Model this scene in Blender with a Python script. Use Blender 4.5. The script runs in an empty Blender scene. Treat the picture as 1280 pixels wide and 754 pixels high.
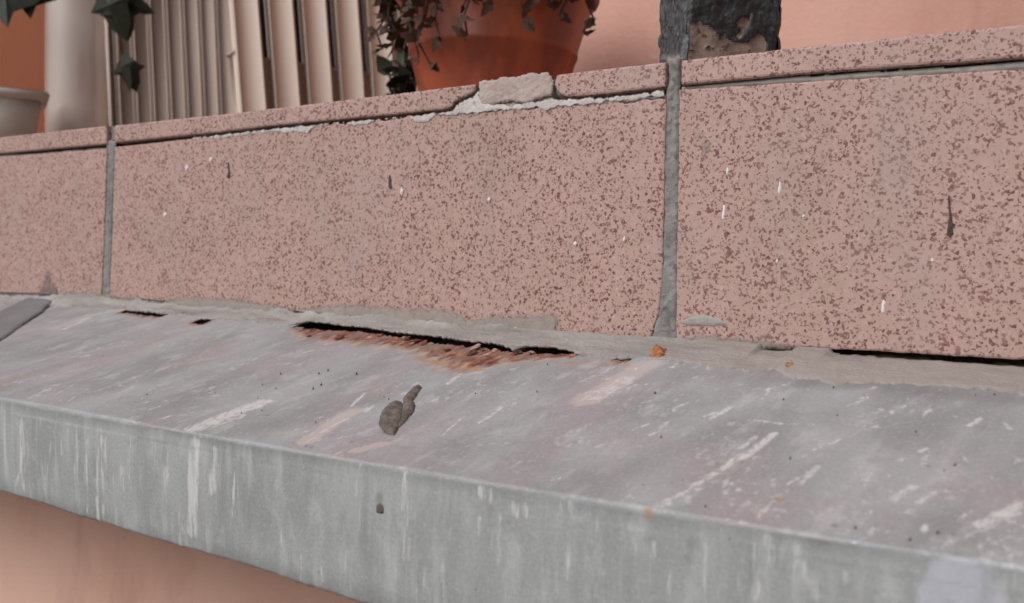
import bpy, bmesh, math, random
import numpy as np
from mathutils import Vector, Matrix

random.seed(7)
rng = np.random.default_rng(7)
S = bpy.context.scene
COL = S.collection
rad = math.radians

# ------------------------------------------------------------------ camera
F = 1290.0                                   # focal length in photo pixels (photo 1280 wide)
YAW, PITCH, ROLL, DIST = rad(35.4646), rad(-0.7431), rad(1.9932), 0.32452
fw = Vector((-math.sin(YAW) * math.cos(PITCH), math.cos(YAW) * math.cos(PITCH), math.sin(PITCH)))
r0 = Vector((math.cos(YAW), math.sin(YAW), 0))
u0 = r0.cross(fw)
cr = math.cos(ROLL) * r0 + math.sin(ROLL) * u0
cu = -math.sin(ROLL) * r0 + math.cos(ROLL) * u0
EYE = Vector((0, -DIST, 0))
cam_d = bpy.data.cameras.new('camera')
cam = bpy.data.objects.new('camera', cam_d)
COL.objects.link(cam)
M = Matrix((cr, cu, -fw)).transposed().to_4x4()
M.translation = EYE
cam.matrix_world = M
cam_d.sensor_width = 36
cam_d.sensor_fit = 'HORIZONTAL'
cam_d.lens = 36 * F / 1280
cam_d.clip_start = 0.005
cam_d.clip_end = 500
cam_d.dof.use_dof = True
cam_d.dof.focus_distance = 0.35
cam_d.dof.aperture_fstop = 20
S.camera = cam

# ------------------------------------------------------------------ sky, sun, exposure
SUN_EL, SUN_AZ = 40, 200                     # overcast: a broad soft sun from the street side
w = bpy.data.worlds.new('World')
S.world = w
w.use_nodes = True
wn = w.node_tree
for n in list(wn.nodes):
    wn.nodes.remove(n)
wo = wn.nodes.new('ShaderNodeOutputWorld')
bg = wn.nodes.new('ShaderNodeBackground')
sky = wn.nodes.new('ShaderNodeTexSky')
sky.sky_type = 'NISHITA'
sky.sun_disc = False
sky.sun_elevation = rad(SUN_EL)
sky.sun_rotation = rad(SUN_AZ)              # 180 = street side
sky.dust_density = 6
sky.air_density = 1.0
hs = wn.nodes.new('ShaderNodeHueSaturation')
hs.inputs['Saturation'].default_value = 0.12   # grey overcast sky
wn.links.new(sky.outputs[0], hs.inputs['Color'])
wn.links.new(hs.outputs[0], bg.inputs['Color'])
wn.links.new(bg.outputs[0], wo.inputs['Surface'])
bg.inputs['Strength'].default_value = 0.075
sd = bpy.data.lights.new('sun', 'SUN')
sun = bpy.data.objects.new('sun', sd)
COL.objects.link(sun)
sd.energy = 1.45
sd.angle = rad(45)
sd.color = (1.0, 0.975, 0.968)
# light comes from the street side (-Y), a little from the left
sdir = Vector((-0.34 * math.cos(rad(SUN_EL)), -0.94 * math.cos(rad(SUN_EL)), math.sin(rad(SUN_EL))))
sun.rotation_euler = sdir.to_track_quat('Z', 'Y').to_euler()
S.view_settings.view_transform = 'Standard'
S.view_settings.look = 'None'
S.view_settings.exposure = 0.08
S.view_settings.gamma = 1.0
S.render.engine = 'CYCLES'
S.cycles.max_bounces = 4
S.cycles.use_denoising = True

# ------------------------------------------------------------------ measuring helpers
def ray(x, y):
    return fw * F + cr * (x - 640) + cu * (377 - y)

def on_wall(x, y, Y=0.0):
    d = ray(x, y)
    return EYE + d * ((Y - EYE.y) / d.y)

def at_dist(x, y, dist):
    d = ray(x, y)
    return EYE + d * (dist / math.hypot(d.x, d.y))

YB = 0.11817        # how far the flashing stands out from the tiles
ZB = -0.01641       # foot of the tiles
ZT = 0.0803         # top of the ledge tiles
ZFACE = -0.08519    # drip edge of the flashing
# fold of the flashing is not quite straight: height along X
_b = [(-60, 486), (2, 497), (150, 526), (240, 542), (480, 576), (545, 589), (654, 611), (821, 640), (1040, 678), (1280, 705), (1340, 716)]
_bp = [on_wall(x, y, -YB) for x, y in _b]
BX = np.array([p.x for p in _bp]); BZ = np.array([p.z for p in _bp])
_k = np.polyfit(BX, BZ, 3)
def zfold(X):
    X = np.clip(X, -0.42, -0.02)
    return np.polyval(_k, X)
_e = [on_wall(x, y, -YB + 0.002) for x, y in ((2, 613), (157, 660), (285, 697), (450, 752))]
_ke = np.polyfit([p.x for p in _e], [p.z for p in _e], 1)
def zdrip(X):
    return np.polyval(_ke, np.clip(X, -0.42, -0.2))

def on_slope(x, y):
    """photo point -> (X, u) on the sloping sheet, u = 0 at the tiles, 1 at the fold"""
    d = ray(x, y); X = -0.25
    for _ in range(6):
        zf = float(zfold(X))
        m = (zf - ZB) / -YB            # z = ZB + m * y
        t = (ZB + m * EYE.y - EYE.z) / (d.z - m * d.y)
        p = EYE + d * t; X = p.x
    return p.x, -p.y / YB

def on_face(x, y):
    p = on_wall(x, y, -YB)
    return p.x, p.z

_T = np.random.default_rng(3).random((512, 512))
def vnoise(x, y, seed=0):
    x = np.asarray(x, float) + seed * 37.13; y = np.asarray(y, float) + seed * 71.7
    xi = np.floor(x).astype(int); yi = np.floor(y).astype(int)
    fx = x - xi; fy = y - yi
    fx = fx * fx * (3 - 2 * fx); fy = fy * fy * (3 - 2 * fy)
    g = lambda a, b: _T[a & 511, b & 511]
    return (g(xi, yi) * (1 - fx) + g(xi + 1, yi) * fx) * (1 - fy) + (g(xi, yi + 1) * (1 - fx) + g(xi + 1, yi + 1) * fx) * fy
def fbm(x, y, seed=0, o=4):
    s = 0; a = 0.5
    for k in range(o):
        s = s + a * (vnoise(x * 2 ** k, y * 2 ** k, seed + k) - 0.5); a *= 0.5
    return s
def sstep(a, b, x):
    t = np.clip((x - a) / (b - a), 0, 1)
    return t * t * (3 - 2 * t)

# ------------------------------------------------------------------ material helpers
def C(r, g, b, k=1.0):
    f = lambda c: ((c / 255 + 0.055) / 1.055) ** 2.4 if c > 10 else c / 255 / 12.92
    return (f(r) * k, f(g) * k, f(b) * k, 1)

class NT:
    def __init__(s, name, rough=0.7, spec=0.4):
        s.m = bpy.data.materials.new(name); s.m.use_nodes = True
        s.t = s.m.node_tree
        s.b = s.t.nodes['Principled BSDF']
        s.b.inputs['Roughness'].default_value = rough
        s.b.inputs['Specular IOR Level'].default_value = spec
        s.co = s.t.nodes.new('ShaderNodeTexCoord')
    def set(s, sock, v):
        if isinstance(v, bpy.types.NodeSocket): s.t.links.new(v, sock)
        else: sock.default_value = v
    def obj(s): return s.co.outputs['Object']
    def uv(s): return s.co.outputs['UV']
    def attr(s, name):
        n = s.t.nodes.new('ShaderNodeAttribute'); n.attribute_name = name
        return n.outputs['Fac']
    def map(s, v, scale=(1, 1, 1), loc=(0, 0, 0), rot=(0, 0, 0)):
        n = s.t.nodes.new('ShaderNodeMapping'); s.set(n.inputs[0], v)
        n.inputs['Scale'].default_value = scale; n.inputs['Location'].default_value = loc; n.inputs['Rotation'].default_value = rot
        return n.outputs[0]
    def noise(s, v, scale, detail=3, rough=0.55, dist=0.0, out=0):
        n = s.t.nodes.new('ShaderNodeTexNoise'); s.set(n.inputs['Vector'], v)
        n.inputs['Scale'].default_value = scale; n.inputs['Detail'].default_value = detail
        n.inputs['Roughness'].default_value = rough; n.inputs['Distortion'].default_value = dist
        return n.outputs[out]
    def voro(s, v, scale, feature='F1', out='Distance', rnd=1.0):
        n = s.t.nodes.new('ShaderNodeTexVoronoi'); n.feature = feature; s.set(n.inputs['Vector'], v)
        n.inputs['Scale'].default_value = scale; n.inputs['Randomness'].default_value = rnd
        return n.outputs[out]
    def math(s, op, a, b=0.0, c=0.0, clamp=False):
        n = s.t.nodes.new('ShaderNodeMath'); n.operation = op; n.use_clamp = clamp
        s.set(n.inputs[0], a); s.set(n.inputs[1], b); s.set(n.inputs[2], c)
        return n.outputs[0]
    def ss(s, v, a, b, lo=0.0, hi=1.0):
        n = s.t.nodes.new('ShaderNodeMapRange'); n.interpolation_type = 'SMOOTHSTEP'
        s.set(n.inputs[0], v); n.inputs[1].default_value = a; n.inputs[2].default_value = b
        n.inputs[3].default_value = lo; n.inputs[4].default_value = hi
        return n.outputs[0]
    def mix(s, f, a, b, mode='MIX'):
        n = s.t.nodes.new('ShaderNodeMix'); n.data_type = 'RGBA'; n.blend_type = mode
        s.set(n.inputs[0], f); s.set(n.inputs[6], a); s.set(n.inputs[7], b)
        return n.outputs[2]
    def ramp(s, v, stops):
        n = s.t.nodes.new('ShaderNodeValToRGB'); s.set(n.inputs[0], v)
        e = n.color_ramp.elements
        while len(e) > 1: e.remove(e[-1])
        e[0].position, e[0].color = stops[0]
        for p, c in stops[1:]:
            k = e.new(p); k.color = c
        return n.outputs[0]
    def bump(s, h, strength=0.3, dist=0.001):
        n = s.t.nodes.new('ShaderNodeBump'); s.set(n.inputs['Height'], h)
        n.inputs['Strength'].default_value = strength; n.inputs['Distance'].default_value = dist
        s.t.links.new(n.outputs[0], s.b.inputs['Normal'])
    def col(s, v): s.set(s.b.inputs['Base Color'], v)
    def rough(s, v): s.set(s.b.inputs['Roughness'], v)

def mat_tile():
    n = NT('speckled_tile', 0.62, 0.3); v = n.obj()
    base = n.mix(n.ss(n.noise(v, 22, 3), 0.35, 0.7), C(177, 146, 138), C(170, 143, 133))
    base = n.mix(n.ss(n.noise(v, 260, 2), 0.4, 0.75, 0, 0.35), base, C(190, 160, 150))
    warp = n.noise(v, 900, 1, out=1)
    vv = n.t.nodes.new('ShaderNodeVectorMath'); vv.operation = 'MULTIPLY_ADD'
    n.set(vv.inputs[0], warp); vv.inputs[1].default_value = (.0011,) * 3; n.set(vv.inputs[2], v)
    vv = vv.outputs[0]
    def cells(scale, lo, hi, loc):
        sp = n.t.nodes.new('ShaderNodeSeparateColor')
        n.set(sp.inputs[0], n.voro(n.map(vv, loc=loc), scale, out='Color'))
        thr = n.ss(n.noise(n.map(v, loc=loc), 75, 2), 0.3, 0.7, lo, hi)
        return n.math('LESS_THAN', sp.outputs[0], thr), sp.outputs[1]
    m1, t1 = cells(1150, 0.11, 0.25, (0, 0, 0))
    m2, t2 = cells(1800, 0.08, 0.18, (2, 5, 1))
    k1 = n.math('MULTIPLY', m1, n.ss(t1, 0, 1, 0.6, 1.0))
    k2 = n.math('MULTIPLY', m2, n.ss(t2, 0, 1, 0.3, 0.8))
    mk = n.math('MAXIMUM', k1, k2)
    dark = n.mix(n.noise(v, 300, 1), C(100, 58, 57), C(118, 74, 70))
    c = n.mix(mk, base, dark)
    m3, t3 = cells(1100, 0.03, 0.10, (7, 3, 4))
    c = n.mix(n.math('MULTIPLY', m3, n.ss(t3, 0, 1, 0.05, 0.3)), c, C(206, 184, 172))
    # greyish dust film
    c = n.mix(n.ss(n.noise(n.map(v, (1, 1, .45)), 30, 4), 0.48, 0.8, 0, 0.4), c, C(160, 148, 142))
    c = n.mix(n.ss(n.noise(n.map(v, (1, 1, .12), (3, 3, 3)), 55, 4), 0.56, 0.75, 0, 0.22), c, C(120, 100, 94))
    n.col(c)
    h = n.noise(v, 700, 2)
    n.bump(h, 0.12, 0.0004)
    n.rough(n.ss(n.noise(v, 60, 3), 0.3, 0.7, 0.5, 0.72))
    return n.m

def mat_mortar(name, c1, c2, c3, sc=1.0, feather=None):
    n = NT(name, 0.9, 0.2); v = n.obj()
    a = n.mix(n.ss(n.noise(v, 90 * sc, 4), 0.35, 0.68), c1, c2)
    a = n.mix(n.ss(n.noise(v, 420 * sc, 3), 0.52, 0.7, 0, 0.75), a, c3)
    a = n.mix(n.ss(n.noise(n.map(v, loc=(5, 5, 5)), 1300, 3), 0.55, 0.7, 0, 0.5), a, c2)
    n.col(a)
    n.bump(n.noise(v, 900 * sc, 4), 0.6, 0.0008)
    if feather:              # film that thins out towards its rim
        e = n.math('ADD', n.attr('edge'), n.math('MULTIPLY', n.math('SUBTRACT', n.noise(n.map(v, (1, 1, .7)), 330, 4, .65), 0.5), feather[0]))
        n.set(n.b.inputs['Alpha'], n.ss(e, feather[1], feather[2], 0, feather[3]))
    return n.m

def mat_flashing():
    n = NT('painted_metal', 0.5, 0.4); uv = n.uv()
    W, RU, OC, PK, DK, FC, LI = (n.attr(k) for k in ('white', 'rust', 'ochre', 'pink', 'dark', 'face', 'lilac'))
    st = n.map(uv, (1, .42, 1))                 # stretched down the fall of the sheet
    st2 = n.map(uv, (1, .09, 1))
    g_s = n.mix(n.ss(n.noise(n.map(uv, (1, .5, 1)), 38, 4), 0.35, 0.66), C(137, 139, 141), C(158, 160, 163))
    g_f = n.mix(n.ss(n.noise(n.map(uv, (1, .4, 1)), 45, 4), 0.35, 0.66), C(147, 149, 149), C(162, 164, 164))
    c = n.mix(FC, g_s, g_f)
    mv = n.math('MULTIPLY', n.ss(n.noise(n.map(uv, (1, .55, 1), (2, 5, 0)), 24, 4, 0.6), 0.46, 0.66, 0, 0.8), n.math('SUBTRACT', 1.0, FC))
    c = n.mix(mv, c, C(155, 145, 149))          # mauve blotches of an older coat
    c = n.mix(n.ss(n.noise(st, 120, 4, 0.65), 0.5, 0.72, 0, 0.6), c, C(180, 181, 182))
    c = n.mix(n.ss(n.noise(n.map(uv, (1, .6, 1), (7, 1, 0)), 130, 5, 0.65), 0.56, 0.78, 0, 0.4), c, C(112, 110, 113))
    # fine mottle of weathered paint
    c = n.mix(n.ss(n.noise(n.map(uv, (1, .8, 1), (1, 8, 0)), 900, 2, 0.6), 0.5, 0.72, 0, 0.28), c, C(188, 188, 189))
    c = n.mix(n.ss(n.noise(n.map(uv, (1, .8, 1), (6, 3, 0)), 1050, 2, 0.6), 0.52, 0.74, 0, 0.28), c, C(108, 107, 108))
    sw = n.math('MULTIPLY', n.ss(n.noise(n.map(uv, (1, .6, 1), (3, 6, 0)), 330, 3, .65), 0.55, 0.68), n.ss(n.noise(n.map(uv, (1, .6, 1), (5, 2, 0)), 42, 3), 0.48, 0.66))
    c = n.mix(n.math('MULTIPLY', n.math('MULTIPLY', sw, n.math('SUBTRACT', 1.0, FC)), .6), c, C(202, 201, 203))
    # dull vertical runs on the drip face
    run = n.math('MULTIPLY', n.ss(n.noise(st2, 230, 3), 0.46, 0.7), n.ss(n.noise(n.map(uv, (1, .5, 1)), 36, 3), 0.38, 0.65))
    c = n.mix(n.math('MULTIPLY', n.math('MULTIPLY', run, FC), 0.65), c, C(190, 193, 194))
    run2 = n.math('MULTIPLY', n.ss(n.noise(n.map(st2, loc=(4, 4, 0)), 260, 3), 0.52, 0.72), n.ss(n.noise(n.map(uv, loc=(2, 2, 0)), 50, 3), 0.42, 0.65))
    c = n.mix(n.math('MULTIPLY', n.math('MULTIPLY', run2, FC), 0.35), c, C(120, 120, 119))
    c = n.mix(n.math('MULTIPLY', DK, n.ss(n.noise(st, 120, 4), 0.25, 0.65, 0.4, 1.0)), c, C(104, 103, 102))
    # pinkish worn patches
    pk = n.ss(n.math('ADD', PK, n.math('MULTIPLY', n.math('SUBTRACT', n.noise(st, 260, 5, .65), 0.5), 2.2)), 0.4, 0.95, 0, 0.7)
    c = n.mix(n.math('MULTIPLY', pk, n.ss(PK, 0, .25)), c, C(188, 174, 170))
    # white chalky streaks, broken up
    wn_s = n.noise(n.map(uv, (1, .6, 1)), 520, 4, 0.7)
    wn_f = n.noise(n.map(uv, (1, .14, 1), (3, 3, 0)), 520, 4, 0.68)
    wnm = n.t.nodes.new('ShaderNodeMix'); n.set(wnm.inputs[0], FC); n.set(wnm.inputs[2], wn_s); n.set(wnm.inputs[3], wn_f)
    wn_ = n.math('SUBTRACT', wnm.outputs[0], 0.5)
    wm = n.ss(n.math('ADD', W, n.math('MULTIPLY', wn_, 3.0)), 0.3, 1.15, 0, 0.85)
    wm = n.math('MULTIPLY', wm, n.ss(W, 0, .3))
    c = n.mix(wm, c, C(204, 202, 204))
    c = n.mix(n.ss(n.math('ADD', LI, n.math('MULTIPLY', n.math('SUBTRACT', n.noise(st, 150, 4), 0.5), 2.4)), 0.3, 1.0, 0, 0.7), c, C(184, 184, 196))
    # rust
    rc = n.ramp(n.noise(n.map(uv, (1, .4, 1), (2, 2, 0)), 300, 5, 0.75), [(0.32, C(64, 38, 34)), (0.43, C(104, 62, 54)), (0.5, C(128, 78, 66)), (0.56, C(146, 100, 80)), (0.61, C(172, 130, 100)), (0.67, C(186, 168, 156))])
    rc = n.mix(n.ss(n.noise(n.map(uv, (1, .5, 1), (8, 2, 0)), 130, 4), .45, .6, 0, .8), rc, C(128, 110, 102))
    rm = n.ss(n.math('ADD', RU, n.math('MULTIPLY', n.math('SUBTRACT', n.noise(n.map(uv, (1, .5, 1), (4, 4, 0)), 240, 5, .75), 0.5), 1.8)), 0.25, 0.85)
    rm = n.math('MULTIPLY', rm, n.ss(RU, 0.02, .25))
    halo = n.ss(n.math('ADD', RU, n.math('MULTIPLY', n.math('SUBTRACT', n.noise(st, 300, 4, .65), 0.5), .8)), 0.03, 0.4, 0, 0.85)
    halo = n.math('MULTIPLY', halo, n.ss(RU, 0.01, .15))
    c = n.mix(halo, c, n.mix(n.ss(n.noise(st, 200, 3), .4, .6), C(176, 158, 146), C(150, 132, 122)))
    c = n.mix(rm, c, rc)
    om = n.ss(n.math('ADD', OC, n.math('MULTIPLY', n.math('SUBTRACT', n.noise(uv, 300, 3), 0.5), 0.8)), 0.3, 0.7, 0, 0.85)
    c = n.mix(om, c, C(168, 122, 82))
    # pin-prick dirt
    c = n.mix(n.ss(n.voro(uv, 95), 0.04, 0.025, 0, 0.5), c, C(95, 88, 84))
    n.col(c)
    r = n.ss(n.noise(st, 90, 3), 0.3, 0.7, 0.42, 0.6)
    n.rough(n.math('ADD', r, n.math('MULTIPLY', rm, 0.35), clamp=True))
    h = n.math('ADD', n.noise(n.map(uv, (1, .6, 1)), 700, 3, .65), n.math('MULTIPLY', W, 0.5))
    n.bump(n.math('ADD', h, n.math('MULTIPLY', RU, n.noise(uv, 520, 3, .7))), 0.25, 0.0006)
    return n.m

def mat_bead():
    n = NT('old_sealant', 0.7, 0.3); v = n.obj()
    c = n.mix(n.ss(n.noise(n.map(v, (.4, 1, 1)), 70, 4), 0.35, 0.68), C(146, 140, 137), C(166, 160, 157))
    c = n.mix(n.ss(n.noise(n.map(v, (.25, 1, 1), (3, 0, 0)), 200, 4), 0.52, 0.7, 0, 0.6), c, C(124, 118, 115))
    c = n.mix(n.ss(n.noise(n.map(v, (.12, 1, 1), (1, 2, 3)), 500, 4, .65), 0.52, 0.7, 0, 0.5), c, C(182, 174, 169))
    c = n.mix(n.ss(n.attr('beige'), 0.0, 1.0, 0, 0.5), c, C(160, 147, 141))
    rn = n.math('SUBTRACT', n.noise(n.map(v, (.5, 1, 1)), 380, 4, .65), 0.5)
    RU = n.attr('rust')
    c = n.mix(n.ss(n.math('ADD', RU, n.math('MULTIPLY', rn, 1.2)), 0.4, 0.7, 0, 0.9), c, n.ramp(n.noise(v, 700, 3), [(0.35, C(84, 50, 38)), (0.55, C(158, 100, 62)), (0.7, C(190, 160, 130))]))
    n.col(c)
    n.bump(n.noise(n.map(v, (.6, 1, 1)), 800, 4, .7), 0.9, 0.0009)
    return n.m

def mat_plain(name, c1, c2, sc, rough=0.7, bump=0.2, bs=None, bd=0.001, spec=0.4, stretch=(1, 1, 1)):
    n = NT(name, rough, spec); v = n.map(n.obj(), stretch)
    c = n.mix(n.ss(n.noise(v, sc, 4), 0.32, 0.7), c1, c2)
    n.col(c)
    if bump: n.bump(n.noise(v, bs or sc * 6, 4), bump, bd)
    return n.m

def mat_post():
    n = NT('flaking_black_paint', 0.5, 0.5); v = n.obj()
    P = n.attr('paint')
    G = n.attr('grey')
    blk = n.mix(n.ss(n.noise(v, 180, 4, .65), 0.45, 0.7), C(15, 15, 15), C(36, 36, 35))
    blk = n.mix(n.math('MULTIPLY', G, n.ss(n.noise(v, 420, 4, .7), .3, .65)), blk, C(92, 94, 98))  # paler grey paints the light on the post's left face
    blk = n.mix(n.ss(n.noise(v, 700, 3), 0.58, 0.7, 0, 0.3), blk, C(96, 96, 94))
    bare = n.mix(n.ss(n.noise(v, 160, 4), 0.38, 0.62), C(112, 94, 84), C(140, 122, 110))
    bare = n.mix(n.ss(n.noise(v, 330, 3), 0.55, 0.66), bare, C(84, 66, 56))
    n.col(n.mix(n.ss(P, 0.4, 0.6), bare, blk))
    n.rough(n.ss(P, 0.3, 0.7, 0.9, 0.48))
    n.bump(n.noise(v, 500, 5, .65), 0.6, 0.001)
    return n.m

def mat_wall(name, c1, c2, cd):
    n = NT(name, 0.88, 0.15); v = n.obj()
    c = n.mix(n.ss(n.noise(v, 7, 5, .6), 0.35, 0.68), c1, c2)
    c = n.mix(n.ss(n.noise(n.map(v, (1, 1, .3), (4, 4, 4)), 26, 5, .65), 0.52, 0.75, 0, 0.35), c, cd)
    c = n.mix(n.ss(n.voro(v, 34), 0.10, 0.05, 0, 0.35), c, cd)
    n.col(c); n.bump(n.noise(v, 260, 4, .65), 0.35, 0.0015)
    return n.m
TILE = mat_tile()
BED = mat_mortar('grey_mortar', C(122, 118, 116), C(146, 142, 139), C(98, 95, 93))
WHITE_M = mat_mortar('pale_mortar', C(186, 178, 174), C(202, 195, 191), C(164, 152, 147), 1.0, (1.6, 0.15, 0.45, 1.0))
PATCH_M = mat_mortar('patch_mortar', C(172, 154, 147), C(182, 166, 159), C(156, 142, 136))
SMEAR_M = mat_mortar('grey_smear', C(158, 147, 141), C(166, 156, 150), C(148, 137, 131), 0.7, (1.3, 0.1, 0.9, 0.85))
DRIP_M = mat_mortar('dirt_film', C(74, 62, 58), C(94, 80, 74), C(60, 50, 48), 1.0, (0.25, 0.0, 0.22, 0.9))
DSMEAR_M = mat_mortar('dark_smear', C(104, 100, 101), C(118, 113, 113), C(92, 88, 88), 0.7, (2.2, 0.2, 1.4, 0.5))
RIDGE_M = mat_mortar('grey_ridge', C(150, 145, 140), C(162, 156, 151), C(136, 130, 126), 0.7)
SLAB_M = mat_mortar('raw_slab', C(92, 80, 72), C(120, 104, 94), C(66, 54, 48))
FLASH = mat_flashing()
BEAD = mat_bead()
STRIP = mat_plain('dark_sealant', C(112, 110, 113), C(124, 122, 124), 60, 0.7, 0.25, 500)
PINK = mat_wall('pink_plaster', C(209, 166, 152), C(201, 155, 141), C(168, 124, 112))
PINK2 = mat_wall('pink_plaster_below', C(232, 190, 172), C(224, 176, 157), C(176, 128, 112))
ORANGE = mat_plain('orange_plaster', C(242, 186, 154), C(238, 176, 144), 9, 0.85, 0.15, 160, 0.001, 0.2)
CREAM = mat_plain('cream_paint', C(206, 188, 174), C(199, 179, 164), 14, 0.45, 0.08, 100, 0.001, 0.4, (1, 1, .2))
CREAM2 = mat_plain('shaded_cream_paint', C(188, 170, 159), C(180, 160, 148), 20, 0.55, 0.08, 100, 0.001, 0.4, (1, 1, .2))  # darker copy of the cream: dimmer light put into the colour
GLAZE = mat_plain('cream_glaze', C(182, 166, 158), C(172, 154, 145), 18, 0.12, 0.0, 60, 0.001, 0.6)
GLAZE.node_tree.nodes['Principled BSDF'].inputs['Coat Weight'].default_value = 1.0
GLAZE.node_tree.nodes['Principled BSDF'].inputs['Coat Roughness'].default_value = 0.08
POTM = mat_plain('terracotta_plastic', C(164, 82, 52), C(122, 60, 42), 55, 0.5, 0.15, 120, 0.001, 0.4, (1, 1, .4))
LEAFM = mat_plain('dark_leaf', C(30, 36, 22), C(42, 46, 30), 60, 0.5, 0.2, 200)
GREENM = mat_plain('green_leaf', C(66, 82, 50), C(84, 96, 60), 60, 0.5, 0.2, 200)
DRYM = mat_plain('dry_plant', C(82, 58, 46), C(60, 46, 38), 120, 0.8, 0.3, 300)
POSTM = mat_post()
MUD = mat_plain('dried_mud', C(86, 79, 73), C(120, 112, 104), 420, 0.9, 0.9, 1100, 0.0008)
DARKD = mat_plain('dark_dirt', C(84, 72, 68), C(98, 86, 80), 300, 0.8, 0.4, 900, 0.0005)
SPLASH = mat_plain('white_splash', C(226, 222, 218), C(214, 208, 204), 300, 0.7, 0.2, 900, 0.0005)
SOIL = mat_plain('potting_soil', C(60, 46, 38), C(78, 60, 50), 90, 0.95, 0.5, 300)
DARKV = mat_plain('dark_backing', C(36, 42, 54), C(44, 48, 58), 30, 0.6, 0.1, 100)
GROUND = mat_plain('asphalt', C(110, 108, 106), C(124, 121, 118), 3, 0.9, 0.3, 60, 0.003)
RAIL_M = mat_plain('black_metal', C(36, 36, 38), C(52, 52, 54), 60, 0.5, 0.2, 200)

# ------------------------------------------------------------------ object helpers
def obj(name, me, mat, parent=None):
    o = bpy.data.objects.new(name, me); COL.objects.link(o)
    if mat and not me.materials: me.materials.append(mat)
    if parent: o.parent = parent
    return o
def mesh(name, v, f, smooth=False):
    me = bpy.data.meshes.new(name); me.from_pydata([tuple(map(float, p)) for p in v], [], f); me.update()
    if smooth: me.shade_smooth()
    return me
def tag(o, label=None, cat=None, group=None, kind=None):
    for k, v in (('label', label), ('category', cat), ('group', group), ('kind', kind)):
        if v: o[k] = v
    return o
def empty(name, loc, label, cat, group=None):
    o = bpy.data.objects.new(name, None); COL.objects.link(o); o.empty_display_size = 0.02
    o.location = loc
    return tag(o, label, cat, group)
def child(o, parent):
    """parent without moving (parents are unrotated empties)"""
    o.parent = parent
    o.matrix_parent_inverse = Matrix.Translation(-Vector(parent.location))
    return o

def grid_mesh(name, P, keep=None, attrs=None, uv=None, smooth=True):
    """P: (rows, cols, 3)"""
    R, Cn = P.shape[:2]
    idx = np.arange(R * Cn).reshape(R, Cn)
    q = np.stack([idx[:-1, :-1], idx[:-1, 1:], idx[1:, 1:], idx[1:, :-1]], -1).reshape(-1, 4)
    if keep is not None: q = q[keep.reshape(-1)]
    me = bpy.data.meshes.new(name)
    me.vertices.add(R * Cn); me.vertices.foreach_set('co', P.reshape(-1).astype(np.float32))
    me.loops.add(q.size); me.loops.foreach_set('vertex_index', q.reshape(-1).astype(np.int32))
    me.polygons.add(len(q)); me.polygons.foreach_set('loop_start', (np.arange(len(q)) * 4).astype(np.int32))
    me.update(calc_edges=True)
    if uv is not None:
        l = me.uv_layers.new(name='UVMap'); l.data.foreach_set('uv', uv.reshape(-1, 2)[q.reshape(-1)].reshape(-1).astype(np.float32))
    for k, a in (attrs or {}).items():
        at = me.attributes.new(k, 'FLOAT', 'POINT'); at.data.foreach_set('value', a.reshape(-1).astype(np.float32))
    me.validate()
    if smooth: me.shade_smooth()
    return me

def densify(poly, step, jit, seed, jitfn=None):
    out = []; n = len(poly); s = 0.0
    for i in range(n):
        a = Vector(poly[i]); b = Vector(poly[(i + 1) % n]); L = (b - a).length
        k = max(1, int(L / step)); t = (b - a) / max(L, 1e-9); nn = Vector((-t.y, t.x))
        for j in range(k):
            p = a.lerp(b, j / k); s += L / k
            w = jit * (jitfn(p) if jitfn else 1.0)
            d = float(fbm(s * 300, seed * 3.3, seed, 3)) * 2 * w + float(fbm(s * 1200, seed * 5.1, seed + 9, 2)) * w
            out.append(p + nn * d)
    return out
def area2(p):
    return sum(p[i].x * p[(i + 1) % len(p)].y - p[(i + 1) % len(p)].x * p[i].y for i in range(len(p)))
def inset(p, d):
    n = len(p); out = []
    for i in range(n):
        t = (p[(i + 2) % n] - p[(i - 2) % n])
        if t.length < 1e-9: t = Vector((1, 0))
        t.normalize(); out.append(p[i] + Vector((-t.y, t.x)) * d)
    return out
def prism(name, poly, y_front, depth, mat, parent, step=0.0015, jit=0.0002, bevel=0.0008, seed=1, tilt=(0, 0), jitfn=None):
    """a plate seen from the street: outline in (X, z), rounded rim, front at y_front"""
    p = [Vector(q) for q in poly]
    if area2(p) < 0: p.reverse()
    p = densify(p, step, jit, seed, jitfn)
    c = sum(p, Vector((0, 0))) / len(p)
    rings = [(0, depth), (0, bevel), (bevel * .3, bevel * .3), (bevel, 0)]
    V = []; Fc = []; n = len(p)
    for ins, dy in rings:
        q = inset(p, ins) if ins else p
        for v in q: V.append((v.x, y_front + dy + tilt[0] * (v.x - c.x) + tilt[1] * (v.y - c.y), v.y))
    for k in range(len(rings) - 1):
        for i in range(n):
            j = (i + 1) % n
            Fc.append((k * n + i, k * n + j, (k + 1) * n + j, (k + 1) * n + i))
    base = (len(rings) - 1) * n
    Fc.append(tuple(range(base, base + n)))
    me = mesh(name, V, Fc)
    bm = bmesh.new(); bm.from_mesh(me)
    bmesh.ops.triangulate(bm, faces=[f for f in bm.faces if len(f.verts) > 4])
    bmesh.ops.recalc_face_normals(bm, faces=bm.faces)
    bm.to_mesh(me); bm.free()
    return child(obj(name, me, mat), parent)

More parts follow.
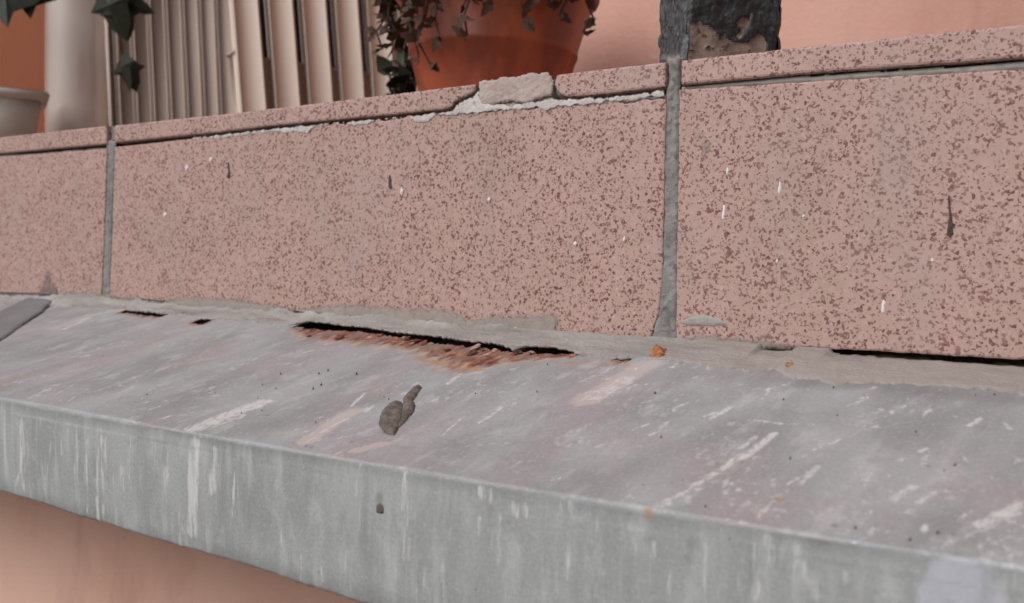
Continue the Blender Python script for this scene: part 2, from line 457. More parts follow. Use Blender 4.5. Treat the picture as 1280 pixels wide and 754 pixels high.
def blob(name, poly3, normal, thick, mat, parent=None, step=0.0008, jit=0.00025, rim=0.0012, seed=1, rough=0.15):
    """a thin domed deposit on a plane: outline of 3-D points, raised along normal"""
    nrm = Vector(normal).normalized()
    o = sum((Vector(p) for p in poly3), Vector()) / len(poly3)
    ax = Vector((1, 0, 0)); ax = (ax - nrm * ax.dot(nrm)).normalized(); ay = nrm.cross(ax)
    p2 = [Vector(((Vector(p) - o).dot(ax), (Vector(p) - o).dot(ay))) for p in poly3]
    if area2(p2) < 0: p2.reverse()
    p2 = densify(p2, step, jit, seed)
    xs = [p.x for p in p2]; ys = [p.y for p in p2]
    # clip a fine grid to the outline: height from the distance to the rim
    h = step
    gx = np.arange(min(xs) - h, max(xs) + 2 * h, h); gy = np.arange(min(ys) - h, max(ys) + 2 * h, h)
    GX, GY = np.meshgrid(gx, gy)
    ins = np.zeros(GX.shape, bool); dm = np.full(GX.shape, 1e9)
    n = len(p2)
    for i in range(n):
        a = p2[i]; b = p2[(i + 1) % n]
        cond = ((a.y > GY) != (b.y > GY))
        with np.errstate(divide='ignore', invalid='ignore'):
            xin = (b.x - a.x) * (GY - a.y) / (b.y - a.y if b.y != a.y else 1e-12) + a.x
        ins ^= cond & (GX < xin)
        dx, dy = b.x - a.x, b.y - a.y; L2 = dx * dx + dy * dy + 1e-18
        t = np.clip(((GX - a.x) * dx + (GY - a.y) * dy) / L2, 0, 1)
        dm = np.minimum(dm, np.hypot(GX - a.x - t * dx, GY - a.y - t * dy))
    sd_ = np.where(ins, dm, -dm)
    hh = thick * np.sqrt(np.clip(sd_ / rim, 0, 1)) * (1 + rough * 4 * fbm(GX * 500, GY * 500, seed, 3)) - np.where(sd_ < 0, np.clip(-sd_, 0, h) * 0.6 + 0.0001, 0)
    hh = np.where(sd_ >= 0, hh, -0.0003)
    P = np.zeros(GX.shape + (3,))
    for k in range(3): P[..., k] = o[k] + ax[k] * GX + ay[k] * GY + nrm[k] * hh
    vin = sd_ > -h * 1.05
    keep = vin[:-1, :-1] & vin[:-1, 1:] & vin[1:, 1:] & vin[1:, :-1] & (ins[:-1, :-1] | ins[:-1, 1:] | ins[1:, 1:] | ins[1:, :-1])
    me = grid_mesh(name, P, keep, {'edge': np.clip(sd_ / (rim * 2.0), 0, 1)})
    bm = bmesh.new(); bm.from_mesh(me)
    bmesh.ops.delete(bm, geom=[v for v in bm.verts if not v.link_faces], context='VERTS')
    bm.to_mesh(me); bm.free()
    ob = obj(name, me, mat)
    if parent: child(ob, parent)
    return ob

def W2(x, y):            # photo point on the tile plane -> (X, z)
    p = on_wall(x, y); return (p.x, p.z)
def box(name, lo, hi, mat, parent=None, bevel=0.0):
    bm = bmesh.new(); bmesh.ops.create_cube(bm, size=1)
    for v in bm.verts:
        for k in range(3): v.co[k] = lo[k] + (v.co[k] + .5) * (hi[k] - lo[k])
    if bevel: bmesh.ops.bevel(bm, geom=list(bm.edges), offset=bevel, segments=2, affect='EDGES', profile=0.6)
    me = bpy.data.meshes.new(name); bm.to_mesh(me); bm.free()
    o = obj(name, me, mat)
    return child(o, parent) if parent else o
def lathe(name, prof, loc, mat, parent=None, seg=64, fn=None):
    V = []; Fc = []
    for r, z in prof:
        for k in range(seg):
            a = 2 * math.pi * k / seg; rr = r * (fn(a, z) if fn else 1)
            V.append((loc[0] + rr * math.cos(a), loc[1] + rr * math.sin(a), loc[2] + z))
    for i in range(len(prof) - 1):
        for k in range(seg):
            j = (k + 1) % seg
            Fc.append((i * seg + k, i * seg + j, (i + 1) * seg + j, (i + 1) * seg + k))
    Fc.append(tuple(range(seg))[::-1])
    o = obj(name, mesh(name, V, Fc, True), mat)
    return child(o, parent) if parent else o
def tube_data(pts, rads, seg=7):
    V = []; Fc = []
    for i, p in enumerate(pts):
        t = (pts[min(i + 1, len(pts) - 1)] - pts[max(i - 1, 0)]).normalized()
        a = t.orthogonal().normalized(); b = t.cross(a)
        for k in range(seg):
            an = 2 * math.pi * k / seg
            V.append(p + (a * math.cos(an) + b * math.sin(an)) * rads[i])
    for i in range(len(pts) - 1):
        for k in range(seg):
            j = (k + 1) % seg
            Fc.append((i * seg + k, i * seg + j, (i + 1) * seg + j, (i + 1) * seg + k))
    return V, Fc

# ================================================================== SETTING
box('ground', (-60, -60, -3.6), (60, 60, -3.5), GROUND)
tag(bpy.data.objects['ground'], kind='structure')

# wall below the flashing, and the wall behind the ledge
def wall_sheet(name, o, ax, L, Hh, mat, n, nz, amp):
    a = np.linspace(0, L, n); b = np.linspace(0, Hh, nz); A, B = np.meshgrid(a, b)
    ax = Vector(ax); nr = ax.cross(Vector((0, 0, 1)))
    d = fbm(A * 12, B * 12, 5, 4) * amp
    P = np.zeros(A.shape + (3,))
    for k in range(3): P[..., k] = o[k] + ax[k] * A + (B if k == 2 else 0) + nr[k] * d
    return grid_mesh(name, P)
lw = empty('house_wall', (-0.2, 0.01, -3.5), 'pink plaster house wall in shade below the grey flashing', 'wall')
child(obj('plaster', wall_sheet('plaster', (-2.5, 0.012, -3.5), (1, 0, 0), 5.0, 3.43, PINK2, 200, 140, 0.004), PINK2), lw)
child(box('masonry', (-2.5, 0.02, -3.5), (2.5, 0.30, -0.112), SLAB_M), lw)
bw = empty('ledge_wall', (-0.2, 0.29, ZT), 'salmon pink plaster wall behind the ledge, right of the flower pot', 'wall')
child(obj('plaster', wall_sheet('plaster', (-1.06, 0.288, ZT - 0.02), (1, 0, 0), 3.56, 2.9, PINK, 160, 120, 0.003), PINK), bw)
child(box('masonry', (-1.5, 0.305, -3.4), (2.5, 0.6, 2.95), SLAB_M), bw)
ew = empty('end_wall', (-1.02, 0.1, ZT), 'orange plaster wall at the far left end of the ledge', 'wall')
child(obj('plaster', wall_sheet('plaster', (-1.02, 0.09, ZT - 0.02), (0, 1, 0), 0.215, 2.9, ORANGE, 40, 120, 0.002), ORANGE), ew)
child(box('masonry', (-1.6, 0.085, ZT - 0.02), (-1.03, 0.30, ZT + 2.85), SLAB_M), ew)

# ================================================================== TILED LEDGE
par = empty('tiled_ledge', (-0.2, 0.0, ZB), 'ledge faced with pink speckled tiles and grey mortar joints above the flashing', 'ledge')
# concrete core
child(box('concrete_core', (-2.4, 0.016, -0.11), (2.4, 0.32, ZT - 0.013), SLAB_M), par)

# mortar bed: recessed sheet that shows in the joints
xs = np.concatenate([np.arange(-2.4, -0.66, 0.02), np.arange(-0.66, 0.02, 0.0009), np.arange(0.02, 2.4, 0.02)])
zs = np.arange(ZB + 0.0012, ZT - 0.0008, 0.0011)
GX, GZ = np.meshgrid(xs, zs)
P = np.zeros(GX.shape + (3,))
P[..., 0] = GX; P[..., 2] = GZ
P[..., 1] = 0.0021 + fbm(GX * 120, GZ * 120, 2, 4) * 0.0016 + fbm(GX * 700, GZ * 700, 3, 2) * 0.0006
P[..., 1] -= 0.0010 * sstep(0.012, 0.0, GZ - ZB)          # fuller towards the foot of the joint
_el = sorted((on_wall(x, y).x, on_wall(x, y).z) for x, y in ((-40, 192), (145, 178.5), (280, 165), (400, 152), (556, 137), (566, 134), (712, 122), (833, 109), (853, 107), (1000, 93), (1280, 73), (1640, 40)))
ze_ = np.interp(GX, [q[0] for q in _el], [q[1] for q in _el])
P[..., 1] += .006 * sstep(-.0020, -.0010, GZ - ze_) * (1 - sstep(.0006, .0012, GZ - ze_)) * (np.abs(GX - on_wall(630, 120).x) > .022)
bed = child(obj('mortar_bed', grid_mesh('mortar_bed', P), BED), par)

def tile_px(name, pts, seed, jit=0.00018, y=0.0, depth=0.009, bevel=0.0007, tilt=(0, 0), jitfn=None):
    return prism(name, [W2(*p) for p in pts], y, depth, TILE, par, 0.0014, jit, bevel, seed, tilt, jitfn)
rightJ = [(810, 430), (816, 414), (822, 396), (826, 365), (828, 330), (830, 250), (831, 180), (833, 123)]
def chip_top(p):
    a = on_wall(400, 152).x; b = on_wall(825, 120).x
    return 1.0 + 4.5 * (a < p.x < b and p.y > 0.058)
# facing tiles, left to right
tile_px('facing_tile', [(143, 184), (143, 200), (140, 300), (137, 372), (250, 380), (380, 391), (560, 407), (700, 419), (780, 426)] + rightJ + [(700, 131), (600, 140), (400, 156), (280, 169)], 11, 0.00028, 0.0, tilt=(0.0012, 0), jitfn=chip_top)
L_right = [(133, 185), (131, 260), (128, 330), (126, 371)]
lx = on_wall(133, 185).x
z0, z1 = ZB + 0.0008, on_wall(60, 187).z
prism('facing_tile', [(lx - 0.330, z0), (W2(126, 371)[0], on_wall(126, 371).z), W2(130, 280), W2(133, 186), (lx - 0.330, z1)], 0.0002, 0.009, TILE, par, 0.0014, 0.00016, 0.0007, 12)
rx = on_wall(849, 112).x
tile_px('facing_tile', [(849, 112), (848, 200), (846, 300), (845, 400), (846, 426), (950, 432), (1040, 436.5), (1160, 443), (1280, 450), (1420, 459), (1640, 472), (1640, 52), (1280, 86), (1060, 99)], 13, 0.00028, -0.0003, tilt=(-0.0008, 0))
xr_end = on_wall(1640, 200).x
for i in range(3):                       # further tiles outside the frame, same course
    a = xr_end + 0.004 + i * 0.334
    prism('facing_tile', [(a, ZB), (a + .33, ZB), (a + .33, z1), (a, z1)], 0, 0.009, TILE, par, 0.003, 0.0001, 0.0007, 20 + i)
    a = lx - 0.330 - 0.004 - (i + 1) * 0.334
    prism('facing_tile', [(a, ZB), (a + .33, ZB), (a + .33, z1), (a, z1)], 0, 0.009, TILE, par, 0.003, 0.0001, 0.0007, 30 + i)

# edge tiles: the rims of the slabs that top the ledge
DE = 0.16
def edge_px(pts, seed, y=-0.0009, tilt=(0, 0)):
    return prism('edge_tile', [W2(*p) for p in pts], y, DE, TILE, par, 0.0014, 0.00016, 0.0009, seed, tilt)
edge_px([(145, 157), (145, 178.5), (280, 165), (341, 157.5), (400, 152), (492, 143.5), (556, 137), (566, 134), (570, 127), (584, 121), (594, 115), (598, 105), (500, 117), (300, 141)], 41)
edge_px([(697, 94), (694, 106), (700, 118), (712, 122), (760, 117.5), (833, 109), (834, 78), (760, 86)], 42)
edge_px([(853, 76), (853, 107), (1000, 93), (1280, 73), (1640, 40), (1640, -10), (1280, 31), (1000, 60)], 43, -0.0012)
zt0, zt1 = on_wall(100, 183).z, on_wall(100, 161).z
lx2 = on_wall(138, 158).x
for i in range(4):
    a = lx2 - 0.333 * (i + 1) - 0.001 - i * 0.002
    prism('edge_tile', [(a, zt0), (a + .331, zt0), (a + .331, zt1), (a, zt1)], -0.0004, DE, TILE, par, 0.002, 0.0001, 0.0009, 50 + i)
xe = on_wall(1640, 0).x
for i in range(3):
    a = xe + 0.004 + i * 0.334
    prism('edge_tile', [(a, zt0), (a + .33, zt0), (a + .33, zt1), (a, zt1)], -0.0004, DE, TILE, par, 0.003, 0.0001, 0.0009, 60 + i)
# rear row of the slabs that top the ledge
for i in range(11):
    a = -2.1 + i * 0.334
    child(box('slab_tile', (a, DE + 0.003, ZT - 0.012), (a + .33, 0.30, ZT - 0.001), TILE, None, 0.0008), par)

# mortar on show
def smear(name, pts, thick, mat, seed, y=-0.0003, jit=0.00035, rim=0.0012, step=0.0006):
    return blob(name, [on_wall(a, b, y) for a, b in pts], (0, -1, 0), thick, mat, par, step, jit, rim, seed, .35)
smear('pale_mortar', [(240, 171), (280, 167), (341, 160), (397, 154.5), (428, 152), (492, 145.5), (556, 139), (567, 136), (575, 127), (590, 119), (598, 112), (604, 128), (640, 130), (690, 121), (705, 123), (760, 119.5), (833, 111), (834, 126), (829, 123), (806, 125), (777, 128), (741, 132), (700, 135), (688, 139), (670, 137), (646, 139), (622, 140), (599, 143), (569, 146), (545, 146), (535, 154), (519, 155), (511, 147), (500, 149), (476, 152), (460, 157), (444, 160), (428, 155), (394, 160), (386, 169), (341, 166), (280, 174), (240, 176)], 0.0005, WHITE_M, 71, 0.0001)
blob('cement_patch', [on_wall(a, b, 0.0) for a, b in ((599, 103), (622, 98.5), (658, 94), (685, 91), (690, 96), (689, 119), (670, 123), (658, 128), (646, 127), (622, 127), (611, 132), (600, 130))], (0, -1, 0), 0.0004, PATCH_M, par, 0.0004, 0.0008, 0.0006, 72, 0.5)
child(box('cement_core', (on_wall(599, 100).x, 0.0012, zt0), (on_wall(690, 95).x, DE, zt1 - 0.0012), PATCH_M, None, 0.0005), par)
smear('grout_line', [(834, 74), (852, 72), (851, 88), (849, 110), (849, 250), (847, 400), (850, 428), (838, 436), (800, 434), (812, 416), (820, 395), (828, 330), (830, 250), (832, 118), (836, 96)], 0.0009, BED, 73, 0.0016, 0.0005, 0.0012)
smear('grout_line', [(134, 176), (145, 176), (144, 200), (140, 300), (138, 372), (126, 374), (130, 300), (133, 200)], 0.0006, BED, 74, 0.0015, 0.0003, 0.0010)
smear('grout_line', [(852, 109.5), (1000, 96.5), (1280, 79), (1330, 75), (1330, 82), (1280, 86), (1060, 100), (852, 112)], 0.0006, RIDGE_M, 75, 0.0012, 0.0003, 0.0010)
# dull cement smears along the foot of the tiles
smear('cement_smear', [(376, 394), (366, 384), (410, 378), (455, 376), (480, 380), (520, 382), (555, 382), (578, 389), (585, 396), (620, 390), (660, 391), (692, 389), (700, 402), (698, 409), (740, 416), (780, 423), (760, 429), (640, 421), (500, 409)], 0.00015, SMEAR_M, 76, rim=.0016)
smear('cement_smear', [(190, 384), (210, 371), (245, 367), (290, 370), (330, 376), (365, 384), (380, 396), (300, 393), (240, 389)], 0.00012, SMEAR_M, 77, rim=.0016)
smear('cement_smear', [(70, 374), (80, 362), (120, 364), (150, 368), (200, 374), (210, 386), (140, 380)], 0.00012, SMEAR_M, 83, rim=.0016)
smear('cement_smear', [(848, 404), (862, 396), (880, 393), (897, 398), (912, 406), (890, 408), (864, 408)], 0.0005, RIDGE_M, 78, jit=.00015)
smear('cement_smear', [(850, 436), (850, 418), (880, 414), (940, 420), (1000, 428), (1040, 434), (1035, 444), (940, 440)], 0.00012, SMEAR_M, 84, rim=.0018)
smear('cement_smear', [(26, 378), (44, 364), (52, 348), (56, 334), (64, 334), (68, 350), (76, 366), (72, 380)], 0.00012, DSMEAR_M, 79, rim=.002)
smear('cement_smear', [(862, 162), (882, 156), (892, 180), (886, 204), (872, 200)], 0.00008, SMEAR_M, 80, rim=.004)
smear('cement_smear', [(815, 61), (835, 64), (854, 66), (853, 84), (846, 92), (836, 84), (822, 76), (805, 78), (806, 68)], 0.0003, SMEAR_M, 81, -0.0006, rim=.002)
# fine dried splashes and drips on the tiles
for k, pts in enumerate([[(904, 256), (907, 258), (905, 275), (902, 274)], [(974, 226), (977, 230), (975, 244), (972, 240)], [(1104, 373), (1107, 378), (1105, 392), (1101, 391), (1102, 380)], [(909, 209), (911, 212), (909, 220), (907, 216)], [(971, 324), (973, 326), (971, 330), (969, 327)], [(718, 302), (721, 304), (719, 308), (716, 305)], [(502, 234), (504, 238), (502, 245), (500, 240)], [(310, 141), (312, 146), (310, 155), (308, 150)], [(263, 196), (265, 199), (263, 204), (261, 200)], [(1165, 322), (1168, 325), (1166, 329), (1163, 326)], [(643, 409), (647, 410), (646, 414), (642, 413)], [(1004, 268), (1006, 270), (1004, 273), (1002, 271)], [(780, 296), (782, 299), (780, 303), (778, 300)], [(611, 246), (613, 249), (611, 253), (609, 250)], [(233, 205), (235, 209), (233, 214), (231, 210)], [(206, 265), (208, 268), (206, 272), (204, 269)]]):
    o = smear('white_splash', pts, 0.00025, SPLASH, 90 + k, -0.0004, 0.0001, 0.0005, 0.00025)
smear('dirt_drip', [(1184, 243), (1187, 243), (1189, 262), (1191, 278), (1196, 281), (1191, 284), (1192, 293), (1188, 298), (1183, 294), (1184, 284), (1186, 270)], 0.0001, DRIP_M, 110, -0.0005, 0.0001, 0.0006, 0.00025)
smear('dirt_drip', [(284, 203), (286, 203), (287, 217), (288, 222), (285, 224), (283, 221), (285, 214)], 0.0001, DRIP_M, 111, -0.0004, 0.0001, 0.0006, 0.00025)
smear('dirt_drip', [(486, 219), (488, 219), (489, 230), (490, 235), (487, 237), (485, 233)], 0.0001, DRIP_M, 112, -0.0004, 0.0001, 0.0006, 0.00025)

# ================================================================== METAL FLASHING
fl = empty('metal_flashing', (-0.2, -YB / 2, ZFACE), 'grey painted metal flashing with rusted slits and white streaks below the tiles', 'flashing')
X1 = np.concatenate([np.linspace(-2.4, -0.68, 60)[:-1], np.arange(-0.68, -0.005, 0.0006), np.linspace(-0.005, 2.4, 70)])
NU = 200
U = np.concatenate([np.linspace(-0.02, 0.16, 60)[:-1], np.linspace(0.16, 0.990, NU - 60)])   # slope rows, finer near the tiles
# rows: slope, rounded fold, face, hem
nf, nh = 9, 70
rows = len(U) + nf + nh + 4
XX = np.tile(X1, (rows, 1)); YY = np.zeros_like(XX); ZZ = np.zeros_like(XX); SS = np.zeros_like(XX); FACE = np.zeros_like(XX)
zf = zfold(X1); zd = zdrip(X1) + fbm(X1 * 60, X1 * 0, 8, 4) * 0.0012 + fbm(X1 * 400, X1 * 0, 9, 3) * 0.0007
slopeL = math.hypot(YB, 0.033)
UU = np.zeros_like(XX)
for i, u in enumerate(U):
    YY[i] = -u * YB; ZZ[i] = ZB + (zf - ZB) * u; SS[i] = u * slopeL; UU[i] = u
i0 = len(U)
yA, zA = -U[-1] * YB, ZB + (zf - ZB) * U[-1]
yC, zC = -YB, zf - 0.0016
yM, zM = -YB, zf + 0.0
for k in range(nf):
    t = (k + 1) / (nf + 1)
    YY[i0 + k] = (1 - t) ** 2 * yA + 2 * t * (1 - t) * yM + t * t * yC
    ZZ[i0 + k] = (1 - t) ** 2 * zA + 2 * t * (1 - t) * zM + t * t * zC
    # folded lip: slightly swollen along the bend
    SS[i0 + k] = slopeL * (U[-1] + (1 - U[-1]) * t) + 0.005 * t; FACE[i0 + k] = sstep(0.5, 1, t); UU[i0 + k] = 0.99 + 0.01 * t
i1 = i0 + nf
for k in range(nh):
    t = k / (nh - 1)
    YY[i1 + k] = -YB + 0.002 * t - 0.0005 * np.sin(t * math.pi)
    ZZ[i1 + k] = zC + (zd - zC) * t
    SS[i1 + k] = slopeL + 0.005 + 0.037 * t; FACE[i1 + k] = 1; UU[i1 + k] = 1 + t
i2 = i1 + nh
for k, (dy, dz) in enumerate(((0.0008, -0.0009), (0.0024, -0.0008), (0.0032, 0.0004), (0.0032, 0.010))):
    YY[i2 + k] = -YB + 0.002 + dy; ZZ[i2 + k] = zd + dz; SS[i2 + k] = slopeL + 0.043 + 0.001 * k; FACE[i2 + k] = 1; UU[i2 + k] = 2
UV = np.stack([XX, SS], -1)

A = {k: np.zeros_like(XX) for k in ('white', 'rust', 'ochre', 'pink', 'dark', 'lilac')}
def stroke(name, pts, w, amp=1.0, soft=0.6):
    """pts in (X, S) metres on the developed sheet; w half width in metres"""
    at = A[name]
    x0 = min(p[0] for p in pts) - 2.5 * w; x1 = max(p[0] for p in pts) + 2.5 * w
    s0 = min(p[1] for p in pts) - 2.5 * w; s1 = max(p[1] for p in pts) + 2.5 * w
    c0, c1 = np.searchsorted(X1, (x0, x1)); Sc = SS[:, 0]
    q0, q1 = np.searchsorted(Sc, (s0, s1))
    if c1 <= c0 or q1 <= q0: return
    x = XX[q0:q1, c0:c1]; s = SS[q0:q1, c0:c1]; d = np.full(x.shape, 1e9)
    if len(pts) == 1: d = np.hypot(x - pts[0][0], s - pts[0][1])
    for a, b in zip(pts[:-1], pts[1:]):
        dx, dy = b[0] - a[0], b[1] - a[1]; t = np.clip(((x - a[0]) * dx + (s - a[1]) * dy) / (dx * dx + dy * dy + 1e-15), 0, 1)
        d = np.minimum(d, np.hypot(x - a[0] - t * dx, s - a[1] - t * dy))
    m = amp * (1 - sstep(w * (1 - soft), w * (1 + soft), d))
    at[q0:q1, c0:c1] = np.maximum(at[q0:q1, c0:c1], m)
def PS(x, y):
    X, u = on_slope(x, y)
    return (X, u * slopeL)
def PF(x, y):
    X, z = on_face(x, y)
    zc = float(zfold(X)) - 0.0035
    return (X, slopeL + 0.005 + 0.037 * (zc - z) / (zc - float(zdrip(X))))
mm = 0.001
for pts, w_, a_ in [
    ([(246, 534), (275, 522), (300, 512), (326, 503)], 4.2, 1.0), ([(258, 534), (300, 520)], 2.5, .7), ([(382, 553), (410, 534), (440, 520)], .8, .6),
    ([(456, 491), (447, 499), (440, 506)], .7, .9), ([(466, 507), (457, 514)], .7, .9),
    ([(930, 571), (950, 556), (968, 542)], 1.3, 1.0), ([(925, 560), (945, 545)], .8, .9), ([(838, 628), (870, 606), (905, 584), (930, 567)], 1.4, .75), ([(822, 634), (838, 626)], 1.5, .8),
    ([(936, 525), (960, 527), (975, 529)], .7, .9), ([(975, 529), (1020, 531)], .5, .6), ([(888, 523), (914, 508)], .8, 1.0), ([(1060, 507), (1084, 498), (1083, 492)], .5, .8),
    ([(1000, 605), (1022, 583)], .9, .8), ([(985, 605), (1010, 590)], .6, .7), ([(1116, 625), (1142, 607)], 1.2, .85), ([(1135, 640), (1170, 612)], 1.0, .7), ([(1225, 655), (1260, 638), (1275, 628)], 1.6, .9),
    ([(1212, 532), (1226, 523)], .8, 1.0), ([(1150, 564), (1158, 560)], .8, .9), ([(1017, 562), (1050, 549)], .7, .75), ([(600, 527), (620, 514), (626, 508)], .8, .8), ([(552, 545), (575, 523)], .6, .7), ([(597, 555), (640, 552)], .6, .6),
    ([(782, 540), (812, 528)], .6, .8), ([(690, 600), (700, 597)], .5, .9), ([(845, 508), (860, 502)], .6, 1.0), ([(880, 520), (894, 515)], .7, 1.0), ([(730, 490), (760, 485)], .7, .7), ([(750, 500), (800, 478)], 1.0, .6),
    ([(1160, 690), (1230, 660), (1275, 640)], .8, .6), ([(60, 500), (110, 470)], .9, .5), ([(85, 502), (110, 487)], .7, .6), ([(240, 424), (262, 421)], .5, .7), ([(275, 425), (290, 424)], .5, .7), ([(300, 424), (312, 421)], .5, .6),
    ([(80, 412), (110, 398)], 2.2, .7), ([(740, 496), (785, 474)], 3.5, .7), ([(560, 480), (575, 468), (600, 466)], 1.2, .8), ([(10, 480), (60, 470)], 3, .5), ([(40, 497), (70, 482)], 2, .6), ([(130, 395), (150, 390)], 1.3, .5)]:
    stroke('white', [PS(*p) for p in pts], w_ * mm, a_)
for pts, w_, a_ in [([(382, 552), (405, 536), (430, 519), (446, 512)], 3.0, 1.1), ([(446, 562), (478, 555)], 2.6, 1.0), ([(330, 542), (370, 540)], 1.5, .6), ([(730, 500), (765, 480), (810, 455)], 5.5, 1.0), ([(660, 535), (688, 510)], 1.2, .6), ([(700, 470), (760, 462)], 3.0, .4),
                    ([(70, 410), (110, 395), (150, 388)], 4.5, .8), ([(200, 470), (260, 440)], 3, .3), ([(640, 590), (800, 615)], 5.0, .3), ([(560, 520), (600, 495)], 1.5, .35), ([(980, 640), (1140, 660)], 5.0, .25)]:
    stroke('pink', [PS(*p) for p in pts], w_ * mm, a_)
for pts, w_, a_ in [([(235, 668), (238, 620), (242, 562)], 2.6, .95), ([(226, 665), (236, 640)], 1.6, .7), ([(268, 570), (262, 620)], 1.4, .8), ([(120, 655), (128, 560)], 3.4, .6), ([(25, 610), (28, 535)], 2.6, .6), ([(150, 655), (162, 570)], 2.6, .45), ([(90, 620), (100, 540)], 1.8, .5), ([(200, 640), (208, 560)], 1.6, .4), ([(940, 740), (950, 690)], 4, .35), ([(700, 740), (705, 640)], 3, .35), ([(880, 750), (885, 670)], 3, .35), ([(247, 570), (243, 640)], .9, .7), ([(110, 548), (104, 640)], 1.0, .65), ([(122, 600), (116, 650)], .8, .7), ([(28, 535), (27, 560), (24, 590), (14, 610)], 1.2, .75), ([(22, 535), (34, 560)], .6, .6),
    ([(98, 550), (92, 590)], .6, .6), ([(64, 560), (52, 620)], .6, .6), ([(150, 590), (140, 655)], 1.4, .45), ([(170, 560), (150, 655)], .9, .4), ([(294, 580), (287, 650)], .5, .7), ([(450, 583), (444, 625)], .7, .8), ([(508, 598), (502, 640)], 1.2, .8), ([(505, 640), (500, 690)], .5, .5), ([(488, 607), (488, 612)], 1.0, .6),
    ([(604, 624), (618, 630)], 2.2, .55), ([(640, 645), (660, 650)], 2.0, .45), ([(814, 690), (812, 750)], 1.2, .5), ([(838, 680), (834, 750)], .8, .4), ([(940, 690), (941, 705)], .9, .6), ([(985, 700), (1000, 740)], 3.0, .4), ([(1015, 740), (1018, 754)], 1.2, .6), ([(650, 690), (648, 750)], .8, .4), ([(242, 550), (258, 552)], .7, .6)]:
    stroke('white', [PF(*p) for p in pts], w_ * mm, a_)
stroke('lilac', [PF(1165, 754), PF(1175, 730), PF(1200, 722), PF(1232, 732), PF(1236, 760)], 3.4 * mm, 1.0)
stroke('lilac', [PF(1195, 745), PF(1225, 760)], 4 * mm, .9)
for cl in range(95):                              # loose chalky flecks in clusters, thicker towards the right and the fold
    cx, cy = random.uniform(10, 1320), random.uniform(440, 720)
    if random.random() > 0.3 + 0.7 * (cx / 1280): continue
    spread = random.uniform(8, 38)
    for k in range(random.randint(3, 12)):
        X, u = on_slope(random.gauss(cx, spread), random.gauss(cy, spread * .6))
        if not 0.16 < u < 0.97: continue
        L = random.choice((.6, 1.0, 1.6, 2.6, 5.0)) * mm * random.uniform(.6, 1.3); sl = random.uniform(-.7, .7)
        s = u * slopeL
        stroke('white', [(X, s), (X + sl * L, s + L)], random.uniform(.3, .8) * mm, random.uniform(.35, .95), .9)
for cl in range(26):                              # soft chalky clouds
    X, u = on_slope(random.uniform(0, 1300), random.uniform(440, 700))
    if not 0.2 < u < 0.95: continue
    L = random.uniform(6, 22) * mm
    stroke('white', [(X, u * slopeL), (X + random.uniform(-.3, .3) * L, u * slopeL + L)], random.uniform(2, 5) * mm, random.uniform(.25, .5), 1.0)
for k in range(160):
    X = random.uniform(-0.42, -0.02); s = slopeL + 0.005 + random.uniform(0.003, 0.033); L = random.uniform(2, 12) * mm
    stroke('white', [(X, s), (X + random.uniform(-.03, .03) * L, s + L)], random.uniform(.4, 1.3) * mm, random.uniform(.2, .5), 1.0)
# rust: a broad eaten strip under the slit
rust_poly = [(364, 411), (380, 422), (400, 426), (440, 428), (500, 434), (528, 443), (545, 456), (575, 466), (600, 462), (620, 455), (660, 450), (700, 447), (722, 445)]
slit_top = [(362, 409), (372, 405), (385, 403), (400, 404), (430, 408), (460, 411), (500, 417), (540, 421), (580, 427), (620, 431), (636, 436), (643, 439.5), (650, 436), (662, 434), (690, 435), (710, 439), (722, 444)]
slit_bot = [(362, 410), (372, 409), (385, 411), (420, 413), (460, 416), (500, 422), (530, 429), (580, 433), (620, 437), (636, 440), (643, 440.5), (650, 440.5), (662, 441), (690, 442), (710, 443), (722, 444.5)]
def curve(pts):
    q = np.array([PS(*p) for p in pts]); o = np.argsort(q[:, 0]); return q[o, 0], q[o, 1]
def cint(X, c, lo=-1.0):
    return np.interp(X, c[0], c[1], left=lo, right=lo)
cr_, ct_, cb_ = curve(rust_poly), curve(slit_top), curve(slit_bot)
rough1 = fbm(X1 * 900, X1 * 0 + 3, 14, 4) * 0.0030
sr = cint(X1, cr_) + rough1; st_ = cint(X1, ct_) + rough1 * .6; sb_ = cint(X1, cb_) - .0006 + rough1 * 1.3 + fbm(X1 * 260, X1 * 0, 15, 3) * .003
inx = (X1 > ct_[0][0]) & (X1 < ct_[0][-1])
ins = inx[None, :] * (sstep(-.0030, 0.0005, SS - st_[None, :]) * (1 - .5 * sstep(0.2, 1.0, (SS - sb_[None, :]) / np.maximum(sr - sb_ + .002, .002)[None, :])) * (1 - sstep(-.005, .010, SS - sr[None, :])))
A['rust'] = np.maximum(A['rust'], ins * 0.95)
hole = inx[None, :] & (SS > st_[None, :] - 0.004) & (SS < sb_[None, :])
hole = inx[None, :] & (SS < sb_[None, :])          # open below the sealant lip
def small_slit(top, bot, ru=.9):
    global hole
    a, b = curve(top), curve(bot)
    ix = (X1 > a[0][0]) & (X1 < a[0][-1])
    t = cint(X1, a) + rough1 * .5; q = cint(X1, b) + rough1 * 1.2 + fbm(X1 * 300, X1 * 0, 16, 3) * .004
    hole = hole | (ix[None, :] & (SS < q[None, :]) & (SS > t[None, :] - 0.01))
    m = ix[None, :] * (1 - sstep(0, .006, SS - q[None, :]))
    A['rust'] = np.maximum(A['rust'], m * ru)
SL = [([(149, 385), (165, 385.5), (190, 387), (200, 389), (208, 394)], [(149, 389.5), (165, 392), (190, 395), (200, 396.5), (208, 397)]),
      ([(239, 398), (252, 395.5), (262, 396.5), (267, 400)], [(239, 402), (252, 405), (262, 406), (267, 403)]),
      ([(-10, 371), (4, 370.5), (19, 374.5)], [(-10, 374), (4, 375.5), (19, 377)]),
      ([(764, 447), (775, 446.5), (790, 448.5)], [(764, 449), (775, 449.5), (790, 450)])]
